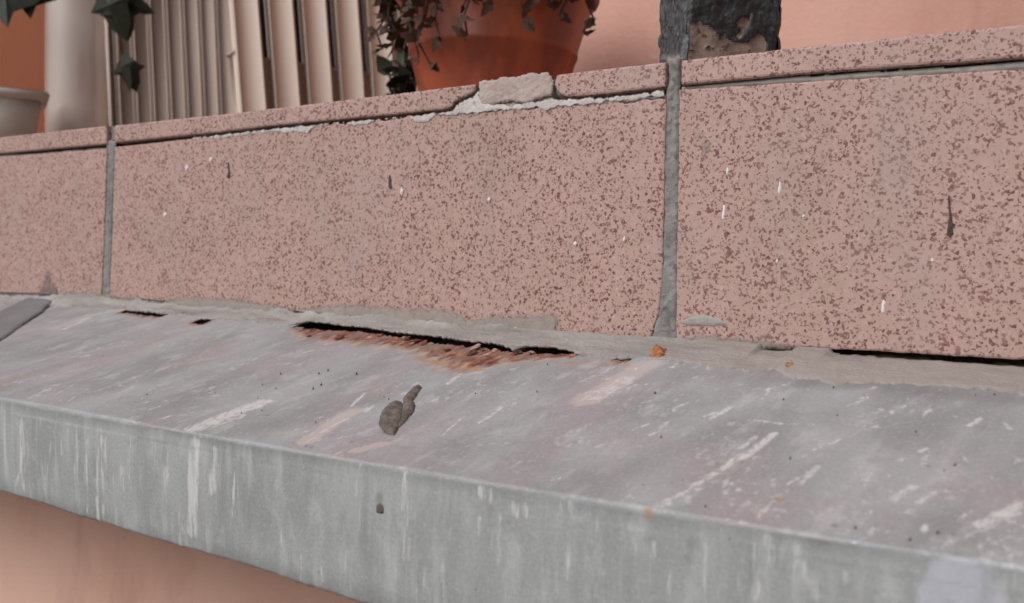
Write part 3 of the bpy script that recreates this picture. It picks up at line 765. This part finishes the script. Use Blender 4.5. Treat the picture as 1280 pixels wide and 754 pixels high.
for t_, b_ in SL: small_slit(t_, b_, .75)
for p, w_ in (((253, 404), 2.2), ((180, 394), 2.0), ((12, 378), 2.0), ((65, 382), 1.8)): stroke('rust', [PS(*p)], 1.5 * w_ * mm, .85, .9)
stroke('ochre', [PF(811, 641), PF(810, 656)], 1.3 * mm, .6, 1.0); stroke('ochre', [PS(968, 626), PS(980, 623)], 1.4 * mm, .6, 1.0)
stroke('ochre', [PS(700, 452), PS(790, 458)], 2.4 * mm, .45)
stroke('ochre', [PS(520, 446), PS(545, 452), PS(600, 462)], 2.5 * mm, .5)
for p in ((92, 443), (85, 441), (194, 449), (212, 450), (335, 518), (440, 552), (1160, 582), (1043, 656), (390, 558)):
    stroke('dark', [PS(*p)], .6 * mm, .9)
stroke('dark', [PS(382, 558), PS(386, 553)], .4 * mm, 1.0)
stroke('dark', [PF(474, 628), PF(474, 640)], 1.2 * mm, .5)  # shadow at the fixing head, painted onto the face
# darker band under the fold; grime at the drip edge
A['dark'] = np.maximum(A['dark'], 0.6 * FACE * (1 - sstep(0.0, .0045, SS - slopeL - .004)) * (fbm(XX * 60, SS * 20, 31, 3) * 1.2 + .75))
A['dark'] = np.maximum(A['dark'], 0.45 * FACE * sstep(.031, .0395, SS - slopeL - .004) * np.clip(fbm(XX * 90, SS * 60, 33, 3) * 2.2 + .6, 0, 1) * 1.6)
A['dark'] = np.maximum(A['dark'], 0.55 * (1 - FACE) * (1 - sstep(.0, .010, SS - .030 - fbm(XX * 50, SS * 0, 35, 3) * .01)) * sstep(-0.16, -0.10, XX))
A['face'] = FACE
# relief
dn = fbm(XX * 14, SS * 14, 21, 3) * 0.0018 + fbm(XX * 90, SS * 50, 22, 3) * 0.0004 + A['white'] * .00008
dn = dn * np.where(UU < 1, sstep(0.22, .5, UU), 1.0) * np.where((UU > .9) & (UU < 1.1), .6, 1)
fl_r = A['rust'] * (fbm(XX * 500, SS * 200, 23, 3) * .0006 - .0004)
lip = 0.00008 * np.exp(-((SS - slopeL - .001) / .0028) ** 2)        # swollen paint ridge along the fold
ny = -.08 * (1 - FACE) - FACE; nz = .965 * (1 - FACE)
ZZ = ZZ + nz * (dn + fl_r + lip); YY = YY + ny * (dn + fl_r) - lip
P = np.stack([XX, YY, ZZ], -1)
hv = hole
gapX = np.maximum(sstep(on_wall(1025, 440).x, on_wall(1045, 441).x, XX), sstep(on_wall(942, 436).x, on_wall(952, 436).x, XX) * (1 - sstep(on_wall(997, 438).x, on_wall(1007, 438).x, XX)))
P[..., 2] -= .0035 * gapX * (1 - sstep(.03, .13, UU))
keep = ~(hv[:-1, :-1] & hv[:-1, 1:] & hv[1:, 1:] & hv[1:, :-1])
sheet = child(obj('sheet', grid_mesh('sheet', P, keep, A, UV), FLASH), fl)

# sealant fillet between tiles and sheet
btop = [(-40, 372), (30, 370), (70, 368), (130, 371), (200, 379), (300, 385), (380, 390), (460, 394), (560, 404), (640, 410), (700, 415), (770, 421), (830, 427), (870, 431), (940, 434), (960, 437), (1000, 438.5), (1040, 441), (1160, 450), (1280, 459), (1400, 468)]
blow = [(-40, 380), (20, 379), (70, 383), (130, 386), (150, 386), (208, 392), (240, 397), (267, 399), (300, 401), (360, 408)] + slit_top[2:-1] + [(722, 444), (750, 447), (790, 449), (830, 451), (870, 456), (940, 463), (1000, 471), (1060, 479), (1160, 486), (1280, 493), (1400, 500)]
bt = np.array([W2(*p) for p in btop]); bl = np.array([PS(*p) for p in blow])
o_ = np.argsort(bl[:, 0]); bl = bl[o_]
X2 = np.concatenate([np.linspace(-2.4, -0.68, 40)[:-1], np.arange(-0.68, -0.005, 0.0006), np.linspace(-0.005, 2.4, 50)])
r2 = fbm(X2 * 500, X2 * 0 + 1, 41, 4)
ztop = np.interp(X2, bt[:, 0], bt[:, 1]) + r2 * .0012 + np.clip(fbm(X2 * 90, X2 * 0 + 2, 49, 4), -.1, .4) * .006
slow = np.interp(X2, bl[:, 0], bl[:, 1]) + np.interp(X2, X1, rough1) * 1.1 + fbm(X2 * 70, X2 * 0 + 5, 48, 4) * .012 * sstep(-.2, -.14, X2)
gx0, gx1 = on_wall(1035, 440).x, on_wall(1050, 441).x
gap = sstep(gx0, gx1, X2)
g2 = 1.0 * sstep(on_wall(952, 436).x, on_wall(956, 436).x, X2) * (1 - sstep(on_wall(993, 438).x, on_wall(997, 438).x, X2))
gap = np.maximum(gap, g2)
ytop = -0.0006 + gap * 0.009
ztop = ztop - gap * (0.0002 + .0012 * r2)
K = 22
T = np.linspace(0, 1, K)[:, None]
u_ = slow / slopeL
yE = -u_ * YB; slitx = ((X2 > ct_[0][0] - .002) & (X2 < ct_[0][-1] + .004)).astype(float)
slitx = np.convolve(slitx, np.ones(9) / 9, 'same')
zE = ZB + (zfold(X2) - ZB) * u_ + 0.0003 + .0007 * slitx
# fillet: concave run from the tile face to the sheet, a thin lip at its end
h0 = (ytop * 0 + 1)
yM2 = ytop * .25 + yE * .75 - .0; yM2 = yE * .32; zM2 = zE + (ztop - zE) * .22
yy = (1 - T) ** 2 * ytop + 2 * T * (1 - T) * yM2 + T * T * yE
zz = (1 - T) ** 2 * ztop + 2 * T * (1 - T) * zM2 + T * T * zE
zz = zz + fbm(X2[None, :] * 160 + T * 0, T * 6 + X2[None, :] * 0, 43, 4) * .0011 * np.sin(T * math.pi)
yy = yy - fbm(X2[None, :] * 300 + T * 0, T * 9 + X2[None, :] * 0, 44, 3) * .0008 * np.sin(T * math.pi)
zsl = ZB + (zfold(X2) - ZB)[None, :] * (-yy / YB)
zsl = zsl - gap[None, :] * .0010 * (1 - sstep(0, .012, -yy))
zz = np.where(yy < 0, np.maximum(zz, zsl + .0003 + .0009 * (1 - .8 * gap[None, :]) * np.clip(1 - T, 0, 1) ** .5 + fbm(X2[None, :] * 260 + T * 0, T * 7 + X2[None, :] * 0, 47, 4) * .0008), zz)
yl = np.stack([yE - .0001, yE + .0006, yE + .006]); zl = np.stack([zE - .0007, zE - .0011, zE - .0009])
yy = np.concatenate([yy, yl]); zz = np.concatenate([zz, zl])
BXX = np.tile(X2, (yy.shape[0], 1))
TT = np.concatenate([T[:, 0], [1, 1, 1]])[:, None] + 0 * BXX
beige = sstep(-0.19, -0.12, BXX) * 0.8
brust = np.zeros_like(BXX)
def bspot(x, y, w, a):
    global brust
    X, s = PS(x, y)
    d = np.hypot((BXX - X), (TT - 0.8) * .012)
    brust = np.maximum(brust, a * (1 - sstep(w * .4, w, d)))
for x, a in ((820, .0034),): bspot(x, 445, a, 1.0)
inr = (BXX > ct_[0][0]) & (BXX < ct_[0][-1])
brust = np.maximum(brust, inr * sstep(.9, 1.0, TT) * .42)
for x, y in ((254, 390), (222, 395), (150, 387), (980, 464), (208, 395)): bspot(x, y, .0022, .6)
me = grid_mesh('sealant_bead', np.stack([BXX, yy, zz], -1), None, {'beige': beige, 'rust': brust})
child(obj('sealant_bead', me, BEAD), fl)
# little rusty crust and dark nicks on the sealant
def sl3(x, y, lift=0.0):
    X, u = on_slope(x, y)
    return Vector((X, -u * YB, ZB + (float(zfold(X)) - ZB) * u + lift))
SN = (0, -.26, .965)
RUSTC = mat_plain('rust_crust', C(128, 70, 44), C(178, 122, 84), 400, 0.9, 0.6, 1200, 0.0006)
child(blob('rust_crust', [sl3(a, b, .0016) for a, b in ((812, 449), (815, 443), (821, 440), (827, 443), (830, 447), (822, 450))], (0, -.6, .8), .0003, RUSTC, None, .0003, .0003, .001, 121, .5), fl)
FLAKES = [mat_plain('red_rust', C(96, 52, 42), C(132, 82, 64), 500, 0.9, 0.6, 1200, 0.0006), mat_plain('dark_rust', C(70, 42, 36), C(104, 64, 52), 500, 0.9, 0.6, 1200, 0.0006), mat_plain('pale_scale', C(150, 116, 98), C(176, 152, 138), 500, 0.9, 0.6, 1200, 0.0006)]
NICK = mat_plain('dark_nick', C(92, 84, 80), C(110, 100, 95), 400, 0.9, 0.5, 1200)
for k, pts in enumerate([[(770, 423), (783, 424), (780, 431), (771, 433), (775, 428)], [(763, 445), (773, 443), (775, 446), (764, 448)], [(804, 423), (816, 422), (812, 428)], [(752, 441), (755, 441), (754, 444)]]):
    child(blob('sealant_nick', [on_wall(a, b, -.0012 - .002 * (k % 2)) for a, b in pts], (0, -.8, .6), .0004, NICK, None, .0003, .0002, .0006, 130 + k, .3), fl)
rf = random.Random(21)
for k in range(18):                               # thin curled flakes along the eaten edge
    t = rf.random(); xq = 368 + t * 345; yq = float(np.interp(xq, [p[0] for p in slit_bot], [p[1] for p in slit_bot])) + rf.choice((0.6, 1.2, rf.uniform(1, 9), rf.uniform(1, 14)))
    if yq > float(np.interp(xq, [p[0] for p in rust_poly], [p[1] for p in rust_poly])) - 1: continue
    c_ = sl3(xq, yq, rf.uniform(.0002, .0007)); ra = rf.uniform(.0006, .0018)
    pl3 = [c_ + Vector((math.cos(a) * ra * rf.uniform(.5, 1.3), math.sin(a) * ra * rf.uniform(.8, 2.2), -.27 * -math.sin(a) * ra)) for a in np.linspace(0, 6.28, 8)[:-1]]
    child(blob('rust_flake', pl3, (rf.uniform(-.3, .3), -.26 + rf.uniform(-.3, .2), .96), .00022, FLAKES[k % 3], None, .00025, .00025, .0005, 200 + k, .5), fl)
# dark sealant strip over the lap at the left
child(blob('sealant_strip', [sl3(a, b, .0009) for a, b in ((-60, 420), (3, 390), (30, 377), (50, 370), (62, 368), (68, 373), (64, 380), (52, 391), (30, 406), (8, 422), (-40, 452), (-70, 460))], SN, .0006, STRIP, None, .0007, .0004, .0012, 141, .1), fl)
# fixing dimple on the drip face
child(blob('fixing_head', [on_wall(474 + 5 * math.cos(a), 637 + 6 * math.sin(a), -YB - .0002) for a in np.linspace(0, 6.28, 9)[:-1]], (0, -1, 0), .0001, DARKD, None, .0003, .0005, .0010, 142, .3), fl)
# back of the cavity: ledge under the sheet
child(box('packing', (-2.4, -YB + .045, -.072), (2.4, 0.0105, -.064), SLAB_M), fl)

# dried clump stuck on the sheet
mcl = empty('mud_clump', sl3(495, 525), 'dried grey brown clump with a pointed tail stuck on the flashing', 'clump')
child(blob('lobe', [sl3(a, b, .0003) for a, b in ((474, 531), (475, 522), (478, 514), (486, 506), (494, 502), (501, 503), (504, 510), (503, 522), (498, 534), (493, 544), (486, 543), (480, 540))], SN, .0008, MUD, None, .0003, .0003, .0022, 151, .12), mcl)
child(blob('tail', [sl3(a, b, .0002) for a, b in ((497, 536), (501, 522), (503, 508), (504, 498), (510, 491), (517, 485), (524, 481), (527, 485), (521, 494), (516, 501), (519, 507), (516, 515), (509, 524))], SN, .0006, MUD, None, .0003, .0003, .0016, 152, .15), mcl)

# scattered grit on the sheet
gv, gf = [], []
rg = random.Random(11)
for k in range(130):
    x = rg.uniform(10, 1300); y = rg.choice((rg.uniform(440, 700), rg.uniform(400, 500)))
    X, u = on_slope(x, y)
    if not .2 < u < .97: continue
    r = rg.choice((.00018, .00025, .00035, .0005)); p = sl3(x, y, .0003); b = len(gv)
    for q in range(4):
        a = q * 1.57 + rg.uniform(-.5, .5); gv.append(p + Vector((math.cos(a) * r * rg.uniform(.6, 1.4), math.sin(a) * r * rg.uniform(.6, 1.4), -.0006)))
    gv.append(p + Vector((rg.uniform(-.3, .3) * r, rg.uniform(-.3, .3) * r, r * .7)))
    gf += [(b, b + 1, b + 4), (b + 1, b + 2, b + 4), (b + 2, b + 3, b + 4), (b + 3, b, b + 4)]
tag(obj('grit', mesh('grit', gv, gf), DARKD), 'fine dark grit scattered over the flashing', 'grit', None, 'stuff')

# ================================================================== RAILING POST
PC0 = on_wall(857, 66, .010); PC0.z = ZT          # near corner of the post, which is turned half to the right
pw = .0348; TURN = rad(43)
PD1 = Vector((math.cos(TURN), math.sin(TURN), 0)); PD2 = Vector((-math.sin(TURN), math.cos(TURN), 0))
post = empty('railing_post', PC0 + (PD1 + PD2) * pw / 2, 'square railing post with flaking black paint standing on the ledge', 'post')
PN1 = Vector((PD1.y, -PD1.x, 0))
def PP(x, y):
    d = ray(x, y); t = (PC0 - EYE).dot(PN1) / d.dot(PN1); p = EYE + d * t
    return ((p - PC0).dot(PD1), p.z - ZT + .001)
BARE = [[PP(*p) for p in q] for q in ([(856, 60), (857, 40), (860, 29), (875, 27), (886, 34), (897, 44), (900, 55), (885, 60), (866, 64)], [(866, 76), (888, 60), (897, 48), (905, 43), (914, 53), (932, 53), (948, 41), (957, 46), (957, 74)], [(921, 26), (929, 22), (938, 18), (934, 32), (927, 48), (922, 46), (925, 34)], [(850, 80), (860, 64), (890, 62), (890, 80)])]
def post_side(o, ax, L, seed):
    hz = np.concatenate([np.arange(-.002, .07, .0006), np.linspace(.07, .95, 60)])
    la = np.linspace(0, L, max(8, int(L / .0006))); Aq, Bq = np.meshgrid(la, hz)
    ax = Vector(ax); nr = ax.cross(Vector((0, 0, 1)))
    nse = fbm(Aq * 110 + seed, Bq * 90, seed, 5)
    bare = nse * 1.6 + .35 * (1 - sstep(.001, .006, Bq)) - .60
    if seed == 5:                        # flaked patches low on the street side
        qx = Aq + fbm(Aq * 400, Bq * 400, 61, 4) * .003; qz = Bq + fbm(Aq * 400, Bq * 400, 67, 4) * .003
        for poly in BARE:
            inn = np.zeros(Aq.shape, bool)
            for (xa, ya), (xb, yb) in zip(poly, poly[1:] + poly[:1]):
                inn ^= ((ya > qz) != (yb > qz)) & (qx < (xb - xa) * (qz - ya) / ((yb - ya) or 1e-9) + xa)
            bare = np.where(inn, .3, bare)
    paint = 1 - sstep(-.02, .05, bare)
    grey = paint * (1.0 if seed == 8 else .12)  # left face gets full grey: side light painted into its colour
    edge = np.minimum(Aq, L - Aq)
    d = paint * .0009 + fbm(Aq * 230, Bq * 230, seed + 3, 5) * .0020 * (.4 + paint) - .0016 * (1 - sstep(0, .0022, edge)) ** 2
    Pq = np.zeros(Aq.shape + (3,))
    for k in range(3): Pq[..., k] = o[k] + ax[k] * Aq + (Bq if k == 2 else 0) + nr[k] * d
    return child(obj('post_face', grid_mesh('post_face', Pq, None, {'paint': paint, 'grey': grey}), POSTM), post)
c0 = PC0 - Vector((0, 0, .001)); c1 = c0 + PD1 * pw; c2 = c1 + PD2 * pw; c3 = c0 + PD2 * pw
post_side(c0, PD1, pw, 5)
post_side(c1, PD2, pw, 6)
post_side(c2, -PD1, pw, 7)
post_side(c3, -PD2, pw, 8)
cap = box('post_cap', (-.004, -.004, .945), (pw + .004, pw + .004, .955), RAIL_M, None, .002)
cap.data.transform(Matrix.Translation(PC0) @ Matrix.Rotation(TURN, 4, 'Z'))
child(cap, post)
for k, (q, w_) in enumerate(((c0 + PD2 * pw * .5, .014), (c0 + PD2 * pw * .9, .012), (c0 + PD1 * pw * .2, .010))):
    child(blob('base_mortar', [Vector((q.x + w_ * math.cos(a), q.y + w_ * .8 * math.sin(a), ZT - .0005)) for a in np.linspace(0, 6.28, 12)[:-1]], (0, 0, 1), .0035, PATCH_M, None, .001, .002, .006, 160 + k, .5), post)

# ================================================================== THINGS ON THE LEDGE
def floor_at(x, dist):
    p = at_dist(x, 200, dist); return Vector((p.x, p.y, ZT - .0005))
# terracotta pot
pc = floor_at(612, .63)
pot = empty('flower_pot', pc, 'orange terracotta coloured flower pot overgrown with dry trailing stems', 'flower pot')
prof = [(.001, 0), (.034, 0), (.036, .002), (.0455, .041), (.0505, .059), (.0512, .0595), (.0515, .063), (.0510, .0635), (.0594, .0915), (.0596, .0925), (.0626, .0928), (.0634, .0945), (.0655, .1175), (.0660, .120), (.0648, .1215), (.0615, .1215), (.0600, .117), (.0590, .110), (.001, .110)]
lathe('pot_body', prof[:-3], pc, POTM, pot, 96)
lathe('soil', [(.0597, .113), (.040, .1145), (.015, .1125), (.001, .114)], pc, SOIL, pot, 40)
# leaf shape shared by the plants
def leaf_mesh(name, L, Wd, lobes=0.0, curl=.25):
    V = [(0, 0, 0)]; n = 10; Fc = []
    top = []; bot = []
    for i in range(1, n):
        t = i / n
        wd = Wd * math.sin(math.pi * t ** .8) * (1 + lobes * math.sin(t * 17))
        zc = -curl * L * t * t
        top.append(len(V)); V.append((L * t, wd, zc + .15 * wd)); bot.append(len(V)); V.append((L * t, -wd, zc + .15 * wd)); V.append((L * t, 0, zc))
    tip = len(V); V.append((L, 0, -curl * L))
    for i in range(n - 1):
        m = top[i] + 2
        if i == 0: Fc += [(0, m, top[0]), (0, bot[0], m)]
        else:
            pm = top[i - 1] + 2
            Fc += [(pm, m, top[i], top[i - 1]), (pm, bot[i - 1], bot[i], m)]
    m = top[-1] + 2
    Fc += [(m, tip, top[-1]), (m, bot[-1], tip)]
    return mesh(name, V, Fc, True)
def put_leaf(me, mat, parent, loc, direction, scale=1.0, roll=0.0):
    o = obj('leaf', me, mat)
    q = Vector(direction).normalized().to_track_quat('X', 'Z')
    o.matrix_world = Matrix.Translation(loc) @ q.to_matrix().to_4x4() @ Matrix.Rotation(roll, 4, 'X') @ Matrix.Scale(scale, 4)
    mw = o.matrix_world.copy(); o.parent = parent; o.matrix_parent_inverse = Matrix.Translation(-Vector(parent.location)); o.matrix_basis = mw
    return o
dry = empty('trailing_plant', pc + Vector((0, 0, .104)), 'dry brown trailing plant hanging over the orange flower pot', 'plant')
dl = leaf_mesh('dry_leaf', .0075, .0024, .25, .5)
camdir = (EYE - pc); camdir.z = 0; camdir.normalize(); side = Vector((-camdir.y, camdir.x, 0))   # side: photo right
if side.dot(cr) < 0: side = -side
rl = random.Random(5)
for k in range(30):
    a = rl.choice([rl.uniform(-1.5, -.25), rl.uniform(-1.5, -.1), rl.uniform(-.3, .9)])
    drop = rl.uniform(.03, .072) if a < .1 else rl.uniform(.02, .05)
    d0 = (camdir * math.cos(a) + side * math.sin(a)); pts = []; n = 9
    for i in range(n):
        t = i / (n - 1)
        r = .047 + .024 * min(1, t * 2.2) - .012 * max(0, t - .5) + rl.uniform(-.002, .002)
        z = .115 + .012 * math.sin(min(1, t * 2) * math.pi) * (1 if t < .5 else 0) - drop * max(0, t - .3) / .7
        wob = side * rl.uniform(-.004, .004)
        pts.append(pc + d0 * r + Vector((0, 0, z)) + wob)
    V, Fc = tube_data(pts, [.0011 * (1 - .5 * i / n) for i in range(n)], 6)
    child(obj('stem', mesh('stem', V, Fc, True), DRYM), dry)
    for i in range(2, n):
        for _ in range(2):
            dv = d0 * rl.uniform(.1, .8) + side * rl.uniform(-1, 1) + Vector((0, 0, rl.uniform(-1, .2)))
            put_leaf(dl, DRYM, dry, pts[i], dv, rl.uniform(.6, 1.3), rl.uniform(0, 6))
# fresh green sprigs between pot and slats
sp = floor_at(505, .66)
spr = empty('green_sprig', sp, 'small green sprigs growing between the slatted panel and the flower pot', 'plant')
gl = leaf_mesh('green_leaf', .012, .0045, .05, .3)
for k in range(7):
    top_ = at_dist(rl.uniform(484, 530), rl.uniform(35, 110), .66)
    pts = [sp.lerp(top_, t) + Vector((rl.uniform(-.003, .003), 0, 0)) for t in np.linspace(0, 1, 7)]
    V, Fc = tube_data(pts, [.0008] * 7, 6)
    child(obj('stem', mesh('stem', V, Fc, True), GREENM), spr)
    for i in range(2, 7):
        for _ in range(2):
            put_leaf(gl, GREENM if k % 3 else LEAFM, spr, pts[i], (rl.uniform(-1, 1), rl.uniform(-1, .3), rl.uniform(-.4, .8)), rl.uniform(.6, 1.2), rl.uniform(0, 6))

# slatted cream panel, leaning a little, its right end farther off
sc = floor_at(418, .80)
pan = empty('slatted_panel', sc, 'cream slatted panel with narrow dark slots left of the orange flower pot', 'panel')
vd = (sc - EYE); vd.z = 0; vd.normalize()
rr_ = Vector((vd.y, -vd.x, 0))                       # photo right, level
ang = rad(22)
adir = (rr_ * math.cos(ang) + vd * math.sin(ang)).normalized()
ndir = Vector((adir.y, -adir.x, 0))
if ndir.dot(vd) > 0: ndir = -ndir
lean = math.tan(rad(-6.5))
def panel_piece(name, a0, a1, z0_, z1_, d0, d1, mat, bev=.002):
    bm = bmesh.new(); bmesh.ops.create_cube(bm, size=1)
    for v in bm.verts:
        a = a0 + (v.co.x + .5) * (a1 - a0); z = z0_ + (v.co.z + .5) * (z1_ - z0_); d = d0 + (v.co.y + .5) * (d1 - d0)
        v.co = sc + adir * (a + lean * (z - .11)) + ndir * d + Vector((0, 0, z))
    bmesh.ops.bevel(bm, geom=list(bm.edges), offset=bev, segments=3, affect='EDGES')
    me = bpy.data.meshes.new(name); bm.to_mesh(me); bm.free(); me.shade_smooth()
    return child(obj(name, me, mat), pan)
pit = .0262
for k in range(-3, 4):
    a0 = k * pit - .0045
    panel_piece('slat', a0, a0 + pit - .0066, .0, .62, 0, .007, CREAM, .0012)
panel_piece('rail', -3 * pit - .004, 3.8 * pit, .0, .082, -.010, .0025, CREAM2)
panel_piece('rail', -3 * pit - .004, 3.8 * pit, .56, .62, -.010, -.0005, CREAM2)
panel_piece('backing', -3 * pit + .006, 3.8 * pit, .0, .61, -.030, -.0205, DARKV)  # dark sheet added behind the slats so the slots read dark

# ribbed planter left of it
rc = floor_at(226, .93)
rib = empty('ribbed_planter', rc, 'shade-toned cream ribbed planter between the slatted panel and the glossy vase', 'planter')
vd2 = (rc - EYE); vd2.z = 0; vd2.normalize(); r2_ = Vector((vd2.y, -vd2.x, 0)); n2 = -vd2
def rib_piece(name, a0, a1, z0_, z1_, d0, d1, mat, bev):
    bm = bmesh.new(); bmesh.ops.create_cube(bm, size=1)
    for v in bm.verts:
        a = a0 + (v.co.x + .5) * (a1 - a0); z = z0_ + (v.co.z + .5) * (z1_ - z0_); d = d0 + (v.co.y + .5) * (d1 - d0)
        v.co = rc + r2_ * (a - .075 * (z - .13)) + n2 * d + Vector((0, 0, z))
    bmesh.ops.bevel(bm, geom=list(bm.edges), offset=bev, segments=3, affect='EDGES')
    me = bpy.data.meshes.new(name); bm.to_mesh(me); bm.free(); me.shade_smooth()
    return child(obj(name, me, mat), rib)
rib_piece('body', -.064, .066, 0, .34, -.035, 0, CREAM2, .004)
for k in range(9):
    a = -.058 + k * .0137
    rib_piece('rib', a, a + .0046, .003, .335, -.004, .0012, CREAM2, .0011)

# tall glossy vase
vc = floor_at(106, .98)
vz = empty('tall_vase', vc, 'tall glossy cream vase with a bright highlight near the left end of the ledge', 'vase')
lathe('vase_body', [(.001, 0), (.028, 0), (.031, .004), (.0335, .06), (.0350, .12), (.0362, .18), (.0370, .24), (.0362, .30), (.030, .35), (.026, .37), (.029, .385), (.027, .386), (.023, .372), (.001, .371)], vc, GLAZE, vz, 72)
# small planter with rim at the far left
qc = floor_at(-8, .92)
pq = empty('small_planter', qc, 'small cream planter with a projecting rim at the far left', 'planter')
vd3 = (qc - EYE); vd3.z = 0; vd3.normalize(); r3_ = Vector((vd3.y, -vd3.x, 0))
def pl_piece(name, h0, h1, z0_, z1_, mat, bev):
    bm = bmesh.new(); bmesh.ops.create_cube(bm, size=1)
    for v in bm.verts:
        h = h0 if v.co.z < 0 else h1
        v.co = qc + r3_ * (v.co.x * 2 * h) + vd3 * (v.co.y * 1.5 * h) + Vector((0, 0, z0_ if v.co.z < 0 else z1_))
    bmesh.ops.bevel(bm, geom=list(bm.edges), offset=bev, segments=3, affect='EDGES')
    me = bpy.data.meshes.new(name); bm.to_mesh(me); bm.free(); me.shade_smooth()
    child(obj(name, me, mat), pq)
GREYC = mat_plain('grey_cream', C(196, 190, 178), C(184, 177, 165), 20, 0.6, 0.05, 100)
pl_piece('planter_body', .027, .0325, 0, .056, GREYC, .002)
pl_piece('planter_rim', .0375, .0385, .0545, .0615, GREYC, .0015)
pl_piece('soil', .033, .033, .0616, .0622, SOIL, .0002)

# ivy hanging from above, against the vase
def ivy_mesh():
    pts = [(0, 0), (-.006, .010), (.004, .016), (.010, .026), (.016, .014), (.032, .010), (.046, 0)]
    pts = pts + [(x, -y) for x, y in pts[-2:0:-1]]
    V = [(.014, 0, .002)] + [(x, y, -abs(y) * .25 - .2 * max(0, x - .01) ** 1) for x, y in pts]
    n = len(pts)
    return mesh('ivy_leaf', V, [(0, 1 + i, 1 + (i + 1) % n) for i in range(n)], False)
iv = ivy_mesh()
p0 = at_dist(160, -260, .84)
ivy = empty('hanging_ivy', p0, 'dark green ivy sprig hanging in front of the vase and ribbed planter', 'plant')
pts = [at_dist(x, y, .84) for x, y in ((160, -260), (156, -160), (150, -60), (146, 0), (149, 40), (152, 70), (155, 100))]
V, Fc = tube_data(pts, [.0013] * 7, 7)
child(obj('stem', mesh('stem', V, Fc, True), DRYM), ivy)
for x, y, dx, dz, s, ro in ((132, -12, .35, -1, .85, .3), (150, 5, .3, -1, .6, -.5), (152, 70, .1, -1, .62, .9), (158, 78, .4, -1, .5, -.4), (155, -60, .2, -1, .9, .5), (150, -120, -.6, -1, .9, .2), (160, 2, 1, -.5, .45, .6)):
    put_leaf(iv, LEAFM, ivy, at_dist(x, y, .835), r0 * dx + Vector((0, 0, dz)), s, ro + math.pi / 2)
p1 = at_dist(10, -60, .8)
iv2 = empty('leaf_spray', p1, 'dark leaves just showing at the top left corner of the photo', 'plant')
V, Fc = tube_data([at_dist(x, y, .8) for x, y in ((10, -200), (15, -90), (20, -30), (30, -6))], [.0014] * 4, 7)
child(obj('stem', mesh('stem', V, Fc, True), DRYM), iv2)
for x, y, dx, dz, s in ((-14, -2, 1, .28, .9), (20, -10, 1, .2, .8), (10, -40, -.6, -.5, .8)):
    put_leaf(iv, LEAFM, iv2, at_dist(x, y, .8), r0 * dx + Vector((0, 0, dz)), s, 1.2)
